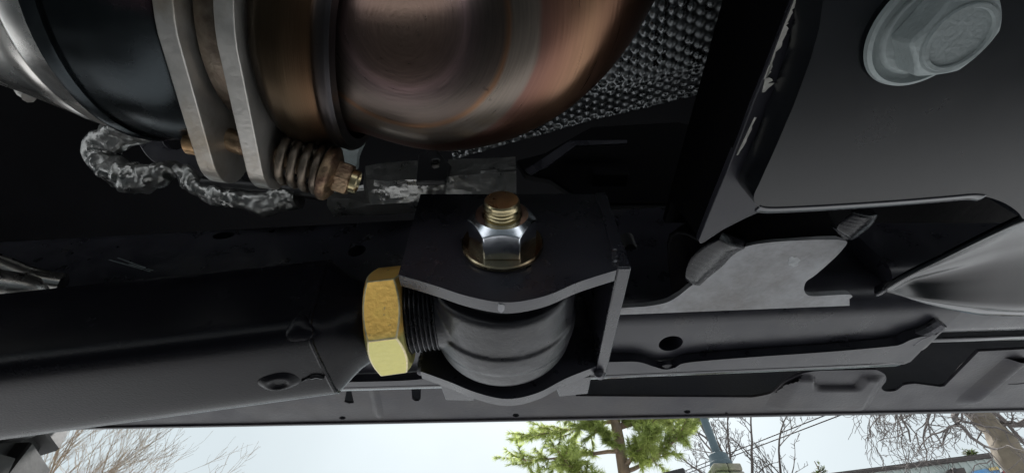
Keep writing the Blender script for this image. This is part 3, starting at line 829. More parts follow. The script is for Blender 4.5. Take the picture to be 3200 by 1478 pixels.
# flare cup then elbow
C0 = M['cup'] = rampmat('bronze_flare', [(0, (.035, .028, .02)), (.35, (.05, .034, .02)), (.55, (.085, .048, .026)), (.72, (.05, .042, .04)), (.85, (.035, .033, .035)), (1, (.07, .062, .065))], .3, .92)
def uvtube(name, mt, rings, par, vmap=lambda i, n: i / n):
    n = len(rings[0]); m = len(rings)
    vs = [p for r in rings for p in r]; fs = []; uvs = []
    for i in range(m - 1):
        for j in range(n):
            k = (j + 1) % n
            fs.append((i * n + j, i * n + k, (i + 1) * n + k, (i + 1) * n + j))
            uvs += [(i / (m - 1), j / n), (i / (m - 1), (j + 1) / n), ((i + 1) / (m - 1), (j + 1) / n), ((i + 1) / (m - 1), j / n)]
    me = bpy.data.meshes.new(name); me.from_pydata([tuple(p) for p in vs], [], fs)
    ul = me.uv_layers.new(name='UVMap')
    for i, u in enumerate(uvs): ul.data[i].uv = u
    return link(name, me, mt, par, 50, fixn=False)
# bend: centre, plan radius, heading +x -> -y
ER = .0362; RB = .0520
bc_ = Vector((-.030, -.002)); 
path = []
st = Vector((-.066, .0455))
for k in range(8): 
    t = k / 8; path.append((Vector((st.x + (bc_.x - st.x) * t, st.y + (bc_.y + RB - st.y) * sst(0, 1, t))), None))
for k in range(33):
    a = R(90 - 90 * k / 32); path.append((bc_ + Vector((math.cos(a), math.sin(a))) * RB, a))
for k in range(1, 8): path.append((Vector((bc_.x + RB + .004 * k, bc_.y - .06 * k)), 0))
rings = []
for i, (p, a) in enumerate(path):
    q0 = path[max(i - 1, 0)][0]; q1 = path[min(i + 1, len(path) - 1)][0]
    d = (q1 - q0).normalized(); out = Vector((-d.y, d.x))      # outward (left of travel for a right-hand turn)
    z = .1805 + .0025 * sst(-.06, 0, p.x)
    er = ER * (1 - .13 * (1 - sst(-1, 9, i)))
    ring = []
    for k in range(96):
        th = 2 * math.pi * k / 96          # 0 = outboard of the bend, 90 = straight down
        rr = er * (1 + .010 * math.exp(-((math.degrees(th) - 57) / 7) ** 2))
        c, s = math.cos(th) * rr, -math.sin(th) * rr
        ring.append(V(p.x + out.x * c, p.y + out.y * c, z + s))
    rings.append(ring)
copper = (.175, .085, .058); copl = (.23, .13, .078); grey = (.145, .125, .105); rust = (.14, .072, .042); drk = (.085, .068, .062); mauve = (.225, .15, .118)
deg = lambda x: x / 360
M['elbow'] = rampmat('heat_tinted_elbow', [(0, (.20, .135, .105)), (.12, (.19, .125, .10)), (.19, (.17, .115, .10)), (.215, (.25, .165, .16)), (.24, (.13, .095, .09)), (.29, (.085, .068, .06)), (.345, (.085, .066, .056)), (.362, (.17, .09, .05)), (.375, (.15, .125, .105)), (.455, (.155, .13, .11)), (.47, (.145, .075, .06)), (.53, (.185, .095, .066)), (.62, (.23, .13, .078)), (.72, (.18, .095, .062)), (.86, (.10, .06, .048)), (1, (.09, .055, .045))], .29, .92, (.20, 40))  # heat tint, with the pink highlight ring and darker silhouette painted in
eo = uvtube('elbow_tube', M['elbow'], rings, ce)
hc_ = V(-.0357, .0287, 0)
ul = eo.data.uv_layers['UVMap'].data
for l in eo.data.loops:
    p = eo.data.vertices[l.vertex_index].co
    ul[l.index].uv = (math.atan2(p.y - hc_.y, p.x - hc_.x) / 6.283, 10 * math.hypot(p.x - hc_.x, p.y - hc_.y))
# flare cup from flange to elbow
rings = []
prof = [(.0085, .0365), (.0105, .0400), (.0140, .0425), (.0200, .0428), (.0250, .0405), (.0285, .0392), (.0300, .0400), (.0330, .0404), (.0345, .0395), (.0350, .0350)]
for h, r in prof:
    c = G + EA * h + EL * 0
    c = Vector((c.x, c.y + (.002 * h / .035), c.z))
    rings.append([c + (EL * math.cos(2 * math.pi * k / 72) - EU * math.sin(2 * math.pi * k / 72)) * r for k in range(72)])
rings2 = []
for i in range(len(rings) - 1):
    for f in range(4): rings2.append([a.lerp(c, f / 4) for a, c in zip(rings[i], rings[i + 1])])
rings2.append(rings[-1])
o_ = uvtube('flare_cup', C0, rings2, ce)
# uv: colour runs along the cup instead of round it
for l in o_.data.uv_layers['UVMap'].data: l.uv = (l.uv[1] * 1.5, l.uv[0])
# spring bolt
s0 = G + ear + EA * .0088
s1 = s0 + (EA * .95 + EL * .22).normalized() * .0255
sa = (s1 - s0).normalized()
sb = thing('spring_bolt', s0, 'rusty spring-loaded exhaust bolt with brown coil spring', 'spring bolt')
t0 = (EU - sa * EU.dot(sa)).normalized(); t1 = sa.cross(t0)
hel = []
for k in range(0, 24 * 3 + 18):
    a = 2 * math.pi * k / 24; h = .0016 + .0158 * k / (24 * 3.75)
    rr = .0090
    hel.append(s0 + sa * h + (t0 * math.cos(a) + t1 * math.sin(a)) * rr)
b = MB(); b.tube(hel, .00165, 10); b.build('coil_spring', M['springsteel'], sb, ang=None)
b = MB(); b.revolve(s0, sa, [(-.030, .0045), (.022, .0045)], 20); b.build('bolt_shank', M['rusty'], sb)
b = MB(); b.revolve(s0, sa, [(.0178, .0050), (.0178, .0108), (.0186, .0114), (.0205, .0114), (.0213, .0108), (.0219, .0096), (.0228, .0082), (.0228, .004)], 48)
b.build('bolt_flange', M['rusty'], sb, ang=40)
q, _, _ = hexnut('h', None, s0, sa, .0062, .0285, 0, R(25), .93, .0225, slope=.55); q.build('bolt_head', M['rusty'], sb, ang=24, bevel=.0004)
b = MB(); b.revolve(s0, sa, [(.0280, .0048), (.0308, .0048), (.0314, .0044), (.0314, .0039), (.0303, .0036), (.0303, .0002)], 36); b.build('bolt_tip', M['goldbolt'], sb, ang=30)
tipc = PS(618, 428, .17)
b = MB(); b.revolve(G + ear - EA * .0125, -EA, [(0, .0046), (.004, .0048), (.006, .0042), (.008, .0048), (.010, .0044), (.0118, .0046), (.013, .003)], 20)
b.build('bolt_tail', M['tip'], sb)

# ------------------------------------------------------------------ dimpled heat shield
ZH = .245
nx, ny = 400, 260
X0, X1, Y0, Y1 = -.040, .150, -.05, .135
def dim(x, y):
    P = .0054
    u = (x * .94 + y * .34) / P; v = (-x * .34 + y * .94) / (P * .86)
    row = math.floor(v + .5); uu = u - (row % 2) * .5
    du = (uu - math.floor(uu + .5)) * P; dv = (v - row) * P * .86
    d = math.hypot(du, dv) / (P * .42)
    return .0011 * math.exp(-(d * 1.25) ** 2)
vs = []; fs = []
for j in range(ny + 1):
    for i in range(nx + 1):
        x = X0 + (X1 - X0) * i / nx
        ye = .1308 - .305 * (x + .0346)
        y = Y0 + (ye - Y0) * j / ny
        t = j / ny
        z = ZH + .010 * sst(.80, 1.0, t) ** 1.5 - .02 * (x / .1) ** 2 * .3
        vs.append(V(x, y, z - dim(x, y) + .0018 * noise.noise(Vector((x * 25, y * 25, 3)))))
for j in range(ny):
    for i in range(nx):
        a = j * (nx + 1) + i; fs.append((a, a + nx + 1, a + nx + 2, a + 1))
b = MB(); b.add(vs, fs)
tag(b.build('heat_shield', M['dimple'], ang=None), 'silver dimpled heat shield sheet behind the copper elbow', 'heat shield')

# ------------------------------------------------------------------ foil wrapped lines
def crumple(path_px, s_list, rad, seed, n=30, sq=2, amp=.22, per=14):
    pts = [PS(a, c, s) for (a, c), s in zip(path_px, s_list)]
    pth = spl(pts, per); m = len(pth)
    rl = spl([(r, 0, 0) for r in rad], per); rl = [v.x for v in rl]
    def jit(i, k, p):
        a = 2 * math.pi * k / n
        q = p * 55 + Vector((math.cos(a), math.sin(a), seed)) * 1.3
        c = noise.cell(q * 1.2) if False else noise.noise(q)
        rdg = abs(noise.noise(q * 2.1 + Vector((9, 2, 1))))
        d_, _p = noise.voronoi(p * 62 + Vector((math.cos(a), math.sin(a), seed)) * .55)
        e_, _q = noise.voronoi(p * 150 + Vector((math.cos(a), math.sin(a), seed)) * 1.2)
        return 1 + amp * c * .9 + .55 * (min(.55, d_[1] - d_[0]) - .25) + .16 * (e_[1] - e_[0] - .25)
    b = MB(); b.tube(pth, rl, n, True, sq, jit); return b
fh = thing('foil_wrapped_hose', PS(420, 560, .33), 'crumpled foil-wrapped hose end curling down at the left', 'hose')
crumple([(440, 372), (395, 405), (335, 452), (325, 500), (375, 545), (450, 560), (530, 530), (552, 548)], [.32, .322, .325, .325, .322, .32, .318, .318], [.0125, .012, .0112, .0115, .0115, .0105, .008, .003], 3).build('foil_wrap', M['foil'], fh, ang=22)
hn = thing('foil_wrapped_harness', PS(1000, 600, .32), 'long silver foil-wrapped wiring harness along the frame rail top', 'wiring harness')
crumple([(552, 530), (590, 550), (628, 585), (690, 615), (760, 625), (830, 632), (900, 622), (934, 618)], [.318, .318, .318, .316, .316, .316, .316, .316], [.0045, .0072, .0080, .0078, .0085, .0098, .0100, .0090], 5).build('foil_wrap', M['foil'], hn, ang=22)
b = MB(); pth = [PS(a, c, .315) for a, c in ((640, 572), (720, 578), (840, 588), (960, 600), (1020, 606))]
b.tube(spl(pth, 6), .0052, 14); b.build('corrugated_loom', M['plastic'], hn)
# boxed run: flat top face and crumpled lower face
def boxrun(name, stations, seed, nn=7):
    rings = []
    st = []
    for a, c in zip(stations, stations[1:]):
        for k in range(nn): st.append([x * (1 - k / nn) + y * k / nn for x, y in zip(a, c)])
    st.append(stations[-1])
    for i, (px, ytop, ymid, ybot) in enumerate(st):
        P0, P1, P2 = PY(px, ytop, .148), PY(px + 2, ymid, .150), PY(px + 3, ybot, .166)
        ring = []
        for (a, c, nsub) in ((P0, P1, 6), (P1, P2, 8)):
            for k in range(nsub): ring.append(a.lerp(c, k / nsub))
        ring.append(P2); back = [P2 + Vector((0, .012, .004)), P0 + Vector((0, .02, .004))]
        out = []
        for k, p in enumerate(ring):
            am = .0006 if k < 5 else .0023
            q = p * 60 + Vector((0, seed, 0))
            dn_ = noise.noise(q) + .6 * (abs(noise.noise(q * 2.3)) - .3) + .4 * noise.noise(q * 5)
            out.append(p + Vector((0, -.7, -.7)) * (am * dn_))
        rings.append(out + back)
    q = MB(); q.loft(rings); return q.build(name, M['foil'], hn, ang=12)
boxrun('foil_wrap', [(1020, 590, 602, 645), (1075, 586, 600, 640), (1135, 578, 594, 640), (1142, 520, 560, 640), (1200, 508, 566, 637), (1305, 502, 562, 630)], 2)
boxrun('foil_wrap', [(1303, 560, 566, 628), (1360, 560, 564, 624), (1386, 545, 560, 622), (1402, 498, 552, 622), (1500, 496, 543, 616), (1611, 491, 534, 606)], 8)
for (cx, cy, sgn_) in ((1052, 535, -1), (1352, 512, 1)):
    pts = [(cx - 52, cy + 55), (cx - 45, cy - 30), (cx + 10, cy - 45), (cx + 58, cy + 5), (cx + 40, cy + 52)]
    hole = [PY(a, c, .147) for a, c in [(cx - 3, cy - 14), (cx - 3, cy + 8), (cx + 5, cy + 14), (cx + 20, cy + 10), (cx + 22, cy - 12), (cx + 16, cy - 16)]]
    plate('mounting_clip', M['plastic'], [PY(a, c, .147) for a, c in pts], (0, .004, 0), hn, [hole], bevel=.0008)
    plate('clip_window', M['flange'], [PY(a, c, .152) for a, c in [(cx - 12, cy - 24), (cx + 30, cy - 24), (cx + 30, cy + 22), (cx - 12, cy + 22)]], (0, .001, 0), hn)

# ------------------------------------------------------------------ dark brackets in the tunnel
hb = thing('hanger_bracket', PS(540, 440, .36), 'dull black hanger plate with an oval hole behind the flange', 'bracket')
hole = [PS(a, c, .36) for a, c in oval(550, 433, 42, 33, 28)]
plate('hanger_plate', M['frame'], [PS(a, c, .36) for a, c in spl2([(440, 360), (420, 420), (470, 500), (560, 535), (700, 560), (760, 430), (620, 360)], 4, True)], (0, .006, .004), hb, [hole], bevel=.001)
tb = thing('tunnel_brace', PS(1120, 450, .33), 'small grey stamped brace tucked below the elbow', 'brace')
plate('brace_plate', M['zincbolt'], [PS(a, c, .33) for a, c in spl2([(1088, 415), (1062, 470), (1075, 520), (1112, 520), (1118, 480), (1138, 430), (1120, 408)], 4, True)], (0, .004, .003), tb, bevel=.001)
bb = thing('body_mount_bracket', PS(1900, 560, .40), 'near-black body mount bracket in the dark recess beside the crossmember', 'bracket')
plate('bracket_plate', M['black'], [PS(a, c, .34) for a, c in [(1612, 500), (1700, 478), (1850, 395), (2120, 380), (2200, 400), (2120, 640), (1840, 640), (1720, 560), (1640, 545)]], (0, .008, .004), bb, bevel=.0015)
plate('bracket_rib', M['frame'], [PS(a, c, .325) for a, c in [(1660, 545), (1710, 520), (1800, 455), (1960, 448), (1960, 438), (1780, 440), (1690, 500), (1640, 530)]], (0, .003, .003), bb)
b = MB(); b.box(PS(1900, 560, .345), .03, .02, .016); b.build('bracket_block', M['black'], bb, bevel=.002)
b = MB(); c0 = PY(1960, 775, .186); pr = []
for k in range(8): pr += [(.0016 * k, .0042), (.0016 * k + .0008, .0050)]
b.revolve(c0 + Vector((0, -.004, -.006)), (0, 0, 1), [(0, .001)] + pr + [(.0128, .001)], 20)
tag(b.build('stud', M['rubber'], ang=30), 'small black threaded stud beside the bracket corner', 'stud')
# bright ribbed heat sleeve at the far left
hsv = thing('ribbed_heat_sleeve', PS(60, 870, .34), 'bright ribbed silver heat sleeve behind the arm at far left', 'heat sleeve')
for k, (dy, r) in enumerate([(0, .007), (22, .004), (40, .0075), (70, .012)]):
    b = MB(); b.tube(spl([PS(-220 - 10 * k, 765 + dy * .7, .24), PS(-40, 818 + dy * .9, .26), PS(95, 868 + dy * .5, .272), PS(205 - 22 * k, 888 + dy * .45, .28)], 8), [r * 1.0] * 24 + [r * .6], 14)
    b.build('rib', M['cone'], hsv)
hk = thing('hook_tab', PS(70, 285, .26), 'small bare metal hook hanging below the exhaust cone', 'hook')
b = MB(); b.tube(spl([PS(45, 235, .26), PS(52, 265, .26), PS(66, 292, .26), PS(90, 304, .258)], 6), [.0022] * 18 + [.0035], 8); b.build('hook_rod', M['flange'], hk)
# old scratch streak on the rail
b = MB()
for a, c in (((338, 812), (470, 850)), ((365, 806), (455, 838)), ((400, 826), (478, 846))):
    def onr(px, py):
        d = ray(px, py); s = .1875 / (d.y + .065 * d.x); return O + d * s
    p, q_ = onr(*a), onr(*c); b.add([p, q_, q_ + Vector((0, 0, .0007)), p + Vector((.001, 0, .0004))], [(0, 1, 2, 3)])
b.build('scratch', M['zincbolt'], fr)

# ------------------------------------------------------------------ tyre at lower left
wc = Vector((-1.13, .53, .46)); WR, WW = .455, .28
wh = thing('wheel', (wc.x, wc.y, 0), 'knobbly off-road tyre at the lower left corner under the arm', 'wheel')
b = MB(); b.revolve(wc, (0, 1, 0), [(-.13, .24), (-.14, .30), (-.142, .38), (-.125, .425), (-.06, .432), (0, .434), (.06, .432), (.125, .425), (.142, .38), (.14, .30), (.13, .24)], 72)
ty = b.build('tyre', M['tyre'], wh)
b = MB(); b.revolve(wc, (0, 1, 0), [(-.12, .2), (-.125, .245), (-.1, .235), (0, .2), (.1, .235), (.125, .245), (.05, .18), (.03, .03)], 48); b.build('rim', M['rim'], wh)
def blockmesh(kind):
    if kind == 0: o = [(-.050, -.02), (-.012, -.030), (.036, -.008), (.048, .018), (.006, .030), (-.03, .012)]
    elif kind == 1: o = [(-.036, -.022), (.034, -.026), (.040, .018), (-.030, .027)]
    else: o = [(-.030, -.012), (.012, -.030), (.04, -.012), (.030, .026), (-.012, .018)]
    me = bpy.data.meshes.new('tread_block'); vs = []; n = len(o)
    for h, s in ((-.012, 1.04), (.016, .98), (.019, .92)): vs += [(x * s, y * s, h) for x, y in o]
    fs = [tuple(range(2 * n, 3 * n))]
    for L_i in range(2):
        for k in range(n): fs.append((L_i * n + k, L_i * n + (k + 1) % n, (L_i + 1) * n + (k + 1) % n, (L_i + 1) * n + k))
    me.from_pydata(vs, [], fs); me.materials.append(M['tyre']); return me
bms = [blockmesh(k) for k in range(3)]
NB = 38
for k in range(NB):
    for row, (yy, kind, ph) in enumerate(((-.105, 1, 0), (-.036, 0, .5), (.040, 2, 0.1), (.108, 1, .5))):
        th = 2 * math.pi * (k + ph) / NB
        n_v = Vector((math.cos(th), 0, math.sin(th)))
        tx = Vector((0, 1, 0)); tyv = n_v.cross(tx)
        o = bpy.data.objects.new('tread_block', bms[kind]); COL.objects.link(o); o.parent = ty
        rr = .434 - (.010 if abs(yy) > .1 else 0)
        tilt = .16 * (1 if yy > 0 else -1) if abs(yy) > .1 else 0
        n2 = (n_v + tx * tilt).normalized(); tx2 = (tx - n2 * tx.dot(n2)).normalized(); ty2 = n2.cross(tx2)
        o.matrix_local = Matrix.Translation(wc + n_v * rr + tx * yy - Vector(wh.location) + Vector(wh.location)) @ Matrix((tx2, ty2, n2)).transposed().to_4x4()

# ------------------------------------------------------------------ trees
def branch_tree(name, base, hgt, r0, label, mt, seed, lean=(0, 0), first=.25, levels=4, spread=.75, nb=(9, 6, 5, 3), twist=.5, up=.25, lenf=.55, group=None, wig=.22, minr=.004):
    r_ = random.Random(seed)
    t = thing(name, base, label, 'tree', group)
    tr = MB(); cr_ = MB()
    def grow(p, d, length, r, lev, mb):
        n = max(4, int(length / (.25 if lev < 2 else .14))); n = min(n, 16)
        pts = [p.copy()]; rad = [r]; dd = d.copy()
        for i in range(n):
            dd = (dd + Vector((r_.uniform(-1, 1), r_.uniform(-1, 1), r_.uniform(-1, 1))) * wig * (.5 if lev == 0 else 1) + Vector((0, 0, up * .12 * (lev > 0)))).normalized()
            p = p + dd * (length / n); pts.append(p.copy()); rad.append(max(minr, r * (1 - .75 * (i + 1) / n)))
        mb.tube(pts, rad, 8 if lev == 0 else (6 if lev == 1 else 4), cap=True)
        if lev >= levels: return
        k = nb[min(lev, len(nb) - 1)]
        for j in range(k):
            f = first + (1 - first) * (j + r_.random() * .8) / k if lev == 0 else .15 + .85 * (j + r_.random()) / k
            f = min(f, .99); i = int(f * n); q = pts[i].lerp(pts[min(i + 1, n)], f * n - i)
            ax = (pts[min(i + 1, n)] - pts[i - 1 if i else 0]).normalized()
            s = Vector((r_.uniform(-1, 1), r_.uniform(-1, 1), r_.uniform(-.4, .8)))
            s = (s - ax * s.dot(ax)).normalized()
            nd = (ax * (1 - spread) + s * spread + Vector((0, 0, up))).normalized()
            grow(q, nd, length * lenf * (1.1 - .5 * f) * r_.uniform(.7, 1.2), rad[i] * .55, lev + 1, cr_)
    d0 = Vector((lean[0], lean[1], 1)).normalized()
    grow(Vector(base), d0, hgt, r0, 0, tr)
    tr.build('trunk', mt, t); cr_.build('branches', mt, t)
    return t

# pine behind the rocker
pb = PY(1952, 1478, 7.6); pb.z = 0
pt = thing('pine_tree', pb, 'green pine tree with reddish trunk standing beyond the rocker', 'tree')
prr = random.Random(21)
b = MB(); pts = [pb + Vector((.02 * math.sin(k * .9), .02 * math.cos(k), k * .5)) for k in range(19)]
b.tube(pts, [.150 - .0065 * k for k in range(19)], 12, jit=lambda i, k, p: 1 + .12 * noise.noise(p * 9 + Vector((k, 0, 0)))); b.build('trunk', M['bark'], pt)
bb_ = MB(); nd = MB()
def tuft(p, d, l):
    n = 14
    a = d.orthogonal().normalized(); c = d.cross(a)
    for k in range(n):
        th = prr.uniform(0, 6.28); o_ = prr.uniform(.15, .65)
        v = (d + (a * math.cos(th) + c * math.sin(th)) * o_ - Vector((0, 0, .25))).normalized() * l * prr.uniform(.7, 1.1)
        sd_ = v.cross(Vector((prr.uniform(-1, 1), prr.uniform(-1, 1), prr.uniform(-1, 1)))).normalized() * (l * .034)
        nd.add([p - sd_, p + sd_, p + v], [(0, 1, 2)])
def limb(p, d, length, r, lev):
    n = 8; pts = [p.copy()]; rad = [r]; dd = d.copy()
    for i in range(n):
        dd = (dd + Vector((prr.uniform(-1, 1), prr.uniform(-1, 1), prr.uniform(-.7, 1) * .8)) * .16).normalized()
        p = p + dd * length / n; pts.append(p.copy()); rad.append(r * (1 - .8 * (i + 1) / n))
    bb_.tube(pts, rad, 6 if lev == 0 else 4)
    if lev == 0:
        for i in range(2, n + 1):
            for s in range(4):
                sd_ = Vector((prr.uniform(-1, 1), prr.uniform(-1, 1), prr.uniform(-.6, .5)))
                limb(pts[i], (dd * .7 + sd_).normalized(), length * prr.uniform(.16, .34), r * .3, 1)
    elif lev == 1:
        for i in range(1, n + 1):
            for s in range(2):
                sd_ = Vector((prr.uniform(-1, 1), prr.uniform(-1, 1), prr.uniform(-.8, .5)))
                tuft(pts[i], (dd * .8 + sd_ * .8).normalized(), prr.uniform(.12, .19))
limbs = [(3.05, (-.9, -.3, .12), 1.3), (3.2, (-1, .1, -.02), 1.55), (3.45, (1, -.2, .10), 1.35), (3.5, (.8, .1, .75), 1.35), (3.75, (-.5, -.5, .35), 1.0), (3.8, (-1, .1, .12), 1.75), (3.55, (.3, -1, .1), .9),
         (4.0, (.5, -.2, .9), 1.3), (4.05, (-.8, -.2, .5), 1.4), (4.2, (1, .3, .3), 1.4), (4.35, (-1, .4, .05), 1.9), (4.5, (.2, -1, .2), 1.2), (4.55, (-.6, -.6, .2), 1.4), (4.7, (1, -.3, .1), 1.6), (4.85, (-1, -.1, .2), 1.9),
         (5.0, (.7, .5, .2), 1.6), (5.2, (-.8, .4, .3), 1.7), (5.3, (1, .1, .2), 1.7), (5.5, (-.6, -.7, .2), 1.6), (5.8, (.6, -.7, .3), 1.5), (6.1, (-1, .2, .3), 1.5), (6.4, (1, .2, .3), 1.4), (6.8, (-.4, .8, .4), 1.2), (7.3, (.5, -.5, .5), 1.0), (7.8, (-.5, 0, .6), .8), (8.3, (.4, .3, .8), .7)]
for z0, d, l in limbs:
    limb(Vector((pb.x, pb.y, z0)), Vector(d).normalized(), l, .042 if l > 1.2 else .03, 0)
bb_.build('limbs', M['bark'], pt); nd.build('crown', M['needle'], pt, ang=None)

def grd(px, py, y):
    p = PY(px, py, y); p.z = 0; return p
# bushy bare tree, lower left
ms = thing('bare_tree', grd(225, 1478, 8.5), 'brown bare many-stemmed tree above the tyre at lower left', 'tree')
r_ = random.Random(5); tr = MB(); cr_ = MB()
b0 = Vector(ms.location)
tr.tube([b0, b0 + Vector((.05, 0, .8)), b0 + Vector((.0, .05, 1.8)), b0 + Vector((.05, 0, 3.0))], [.14, .12, .11, .10], 10)
def shoot(p, d, l, r, lev):
    n = 9; pts = [p.copy()]; rad = [r]; dd = d.copy()
    for i in range(n):
        dd = (dd + Vector((r_.uniform(-1, 1), r_.uniform(-1, 1), r_.uniform(-1, 1))) * .17 + Vector((.01, 0, .05))).normalized()
        p = p + dd * l / n; pts.append(p.copy()); rad.append(max(.0026, r * (1 - .85 * (i + 1) / n)))
    cr_.tube(pts, rad, 4)
    if lev < 3:
        for j in range((8, 6, 3)[lev]):
            i = r_.randint(1, n); s = Vector((r_.uniform(-1, 1), r_.uniform(-1, 1), r_.uniform(-.2, .6)))
            shoot(pts[i], (dd + s * .8).normalized(), l * r_.uniform(.35, .6), rad[i] * .6, lev + 1)
for k in range(9):
    a = r_.uniform(0, 6.28)
    shoot(b0 + Vector((.03, 0, 2.2 + .8 * r_.random())), Vector((.40 + .8 * math.cos(a), .8 * math.sin(a), .75)).normalized(), r_.uniform(1.6, 2.6), .03, 0)
tr.build('trunk', M['twig'], ms); cr_.build('branches', M['twig'], ms)
branch_tree('bare_tree', grd(2388, 1478, 12.5), 8.0, .15, 'grey bare tree right of the lamp pole', M['twig2'], 11, (-.02, 0), .42, 4, .6, (15, 7, 6, 4), up=.3, lenf=.42, wig=.15, minr=.006)
# old tree at the right edge: built trunk, then crooked limbs
ot = thing('bare_tree', grd(3140, 1400, 6.6), 'thick-trunked bare tree with crooked twigs at the right edge', 'tree')
tr = MB(); cr_ = MB(); r_ = random.Random(9); b0 = Vector(ot.location)
pts = spl([b0, b0 + Vector((.02, 0, 1.2)), PY(3200, 1478, 6.6), PY(3155, 1420, 6.6), PY(3130, 1372, 6.6), PY(3085, 1320, 6.6), PY(3050, 1285, 6.6), PY(3000, 1220, 6.6), PY(2950, 1130, 6.6), PY(2900, 1000, 6.7)], 5)
nn = len(pts); tr.tube(pts, [.30 - .17 * min(1, (p.z / 4.6)) + .035 * noise.noise(p * 3.1) for p in pts], 14, jit=lambda i, k, p: 1 + .16 * noise.noise(p * 5 + Vector((math.cos(k), math.sin(k), 0)))); tr.build('trunk', M['bark2'], ot)
def crook(p, d, l, r, lev):
    n = 10; pts = [p.copy()]; rad = [r]; dd = d.copy()
    for i in range(n):
        dd = (dd + Vector((r_.uniform(-1, 1), r_.uniform(-1, 1), r_.uniform(-1, 1))) * .38 - Vector((0, 0, .05))).normalized()
        p = p + dd * l / n; pts.append(p.copy()); rad.append(max(.0034, r * (1 - .8 * (i + 1) / n)))
    cr_.tube(pts, rad, 5)
    if lev < 3:
        for j in range((6, 5, 3)[lev]):
            i = r_.randint(2, n); s = Vector((r_.uniform(-1, .8), r_.uniform(-1, 1), r_.uniform(-.9, .7)))
            crook(pts[i], (dd + s).normalized(), l * r_.uniform(.35, .6), rad[i] * .62, lev + 1)
for (px, py, dx, dz, l) in ((3035, 1290, -1, -.05, 1.9), (3020, 1265, -1, -.2, 2.3), (3000, 1240, -1, .0, 2.2), (3060, 1300, 1, .1, 1.5), (3050, 1290, .8, .3, 1.6), (2980, 1200, -1, -.35, 2.2), (2960, 1160, -1, -.2, 2.0), (2990, 1190, 1, .2, 1.8)):
    crook(PY(px, py, 6.6), Vector((dx, r_.uniform(-.4, .4), dz)).normalized(), l, .05, 0)
cr_.build('branches', M['twig2'], ot)
# evergreen sprigs
def evergreen(px, py, y, h, rr, label, seed, n):
    base = grd(px, py, y); top = PY(px, py, y).z
    t = thing('evergreen_shrub', base, label, 'tree'); r2 = random.Random(seed)
    s_ = MB(); s_.tube([base, base + Vector((.03, 0, top * .5)), Vector((base.x, base.y, top))], [.06, .045, .008], 8); s_.build('trunk', M['bark'], t)
    lv = MB()
    for k in range(n):
        f = r2.random() ** .7; z = top - h * f; rad = rr * (.15 + .85 * f) * math.sqrt(r2.random()); a = r2.uniform(0, 6.28)
        p = Vector((base.x + rad * math.cos(a), base.y + rad * math.sin(a), z + .12 * noise.noise(Vector((rad * 6, a, z * 3)))))
        if noise.noise(p * 3.2) < -.08: continue
        for q in range(3):
            v = Vector((r2.uniform(-1, 1), r2.uniform(-1, 1), r2.uniform(-.3, 1))).normalized() * .085; sd_ = v.orthogonal().normalized() * .02
            lv.add([p - v * .2, p + v * .4 + sd_, p + v, p + v * .4 - sd_], [(0, 1, 2, 3)])
    lv.build('crown', M['leaf'], t, ang=None)
evergreen(2545, 1440, 9, 1.6, .45, 'small dark evergreen top left of the shed roof', 3, 700)
evergreen(3020, 1402, 9.9, 1.2, .50, 'dark leafy evergreen poking above the shed roof', 4, 900)

# ------------------------------------------------------------------ lamp pole on a stone pillar
pp = PY(2258, 1462, 3.5); zt = pp.z
sp_ = thing('stone_pillar', (pp.x, pp.y, 0), 'mossy stone pillar carrying the slim lamp pole', 'pillar')
r3 = random.Random(3); z = 0
while z < zt - .002:
    hh = min(r3.uniform(.10, .16), zt - z)
    if zt - z - hh < .05: hh = zt - z
    for k in range(4):
        a = k * math.pi / 2; b = MB(); sz = .105
        cx = pp.x + sz * .52 * (1 if k in (0, 3) else -1); cy = pp.y + sz * .52 * (1 if k < 2 else -1)
        b.box((cx, cy, z + hh / 2), sz + r3.uniform(-.006, .006), sz + r3.uniform(-.006, .006), hh - .006, Matrix.Rotation(r3.uniform(-.04, .04), 3, 'Z')); b.build('stone', M['stone'], sp_, bevel=.012)
    z += hh
lp = thing('lamp_pole', (pp.x, pp.y, zt), 'slim blue-grey lamp pole with a square base collar', 'lamp pole')
b = MB(); b.revolve((pp.x, pp.y, zt), (0, 0, 1), [(0, .088), (.035, .088), (.045, .080), (.10, .072), (.105, .045)], 24); b.build('base_collar', M['polesteel'], lp, bevel=.003)
b = MB(); b.revolve((pp.x, pp.y, zt + .1), (0, 0, 1), [(0, .033), (.38, .032), (.385, .028), (4.2, .022), (4.25, .01)], 20); b.build('shaft', M['polesteel'], lp)
b = MB(); b.revolve((pp.x, pp.y, zt + .47), (0, 0, 1), [(0, .034), (.025, .034)], 20); b.build('joint_band', M['polesteel'], lp)
b = MB(); b.box((pp.x - .2, pp.y, zt + 4.3), .55, .2, .08); b.build('lamp_head', M['dark'], lp, bevel=.02)

# power lines
for k, (a, c) in enumerate((((2090, 1490, 16), (2790, 1213, 9)), ((2090, 1500, 16), (2790, 1234, 9)))):
    p, q_ = PY(*a), PY(*c); d = (q_ - p); b = MB()
    ptsw = [p + d * (t / 10 - .6) for t in range(0, 25)]
    b.tube(ptsw, .016, 6); tag(b.build('power_line', M['wire']), ['upper thin power cable crossing the sky right of the pole', 'lower thin power cable crossing the sky right of the pole'][k], 'power line', 'power lines crossing the sky')

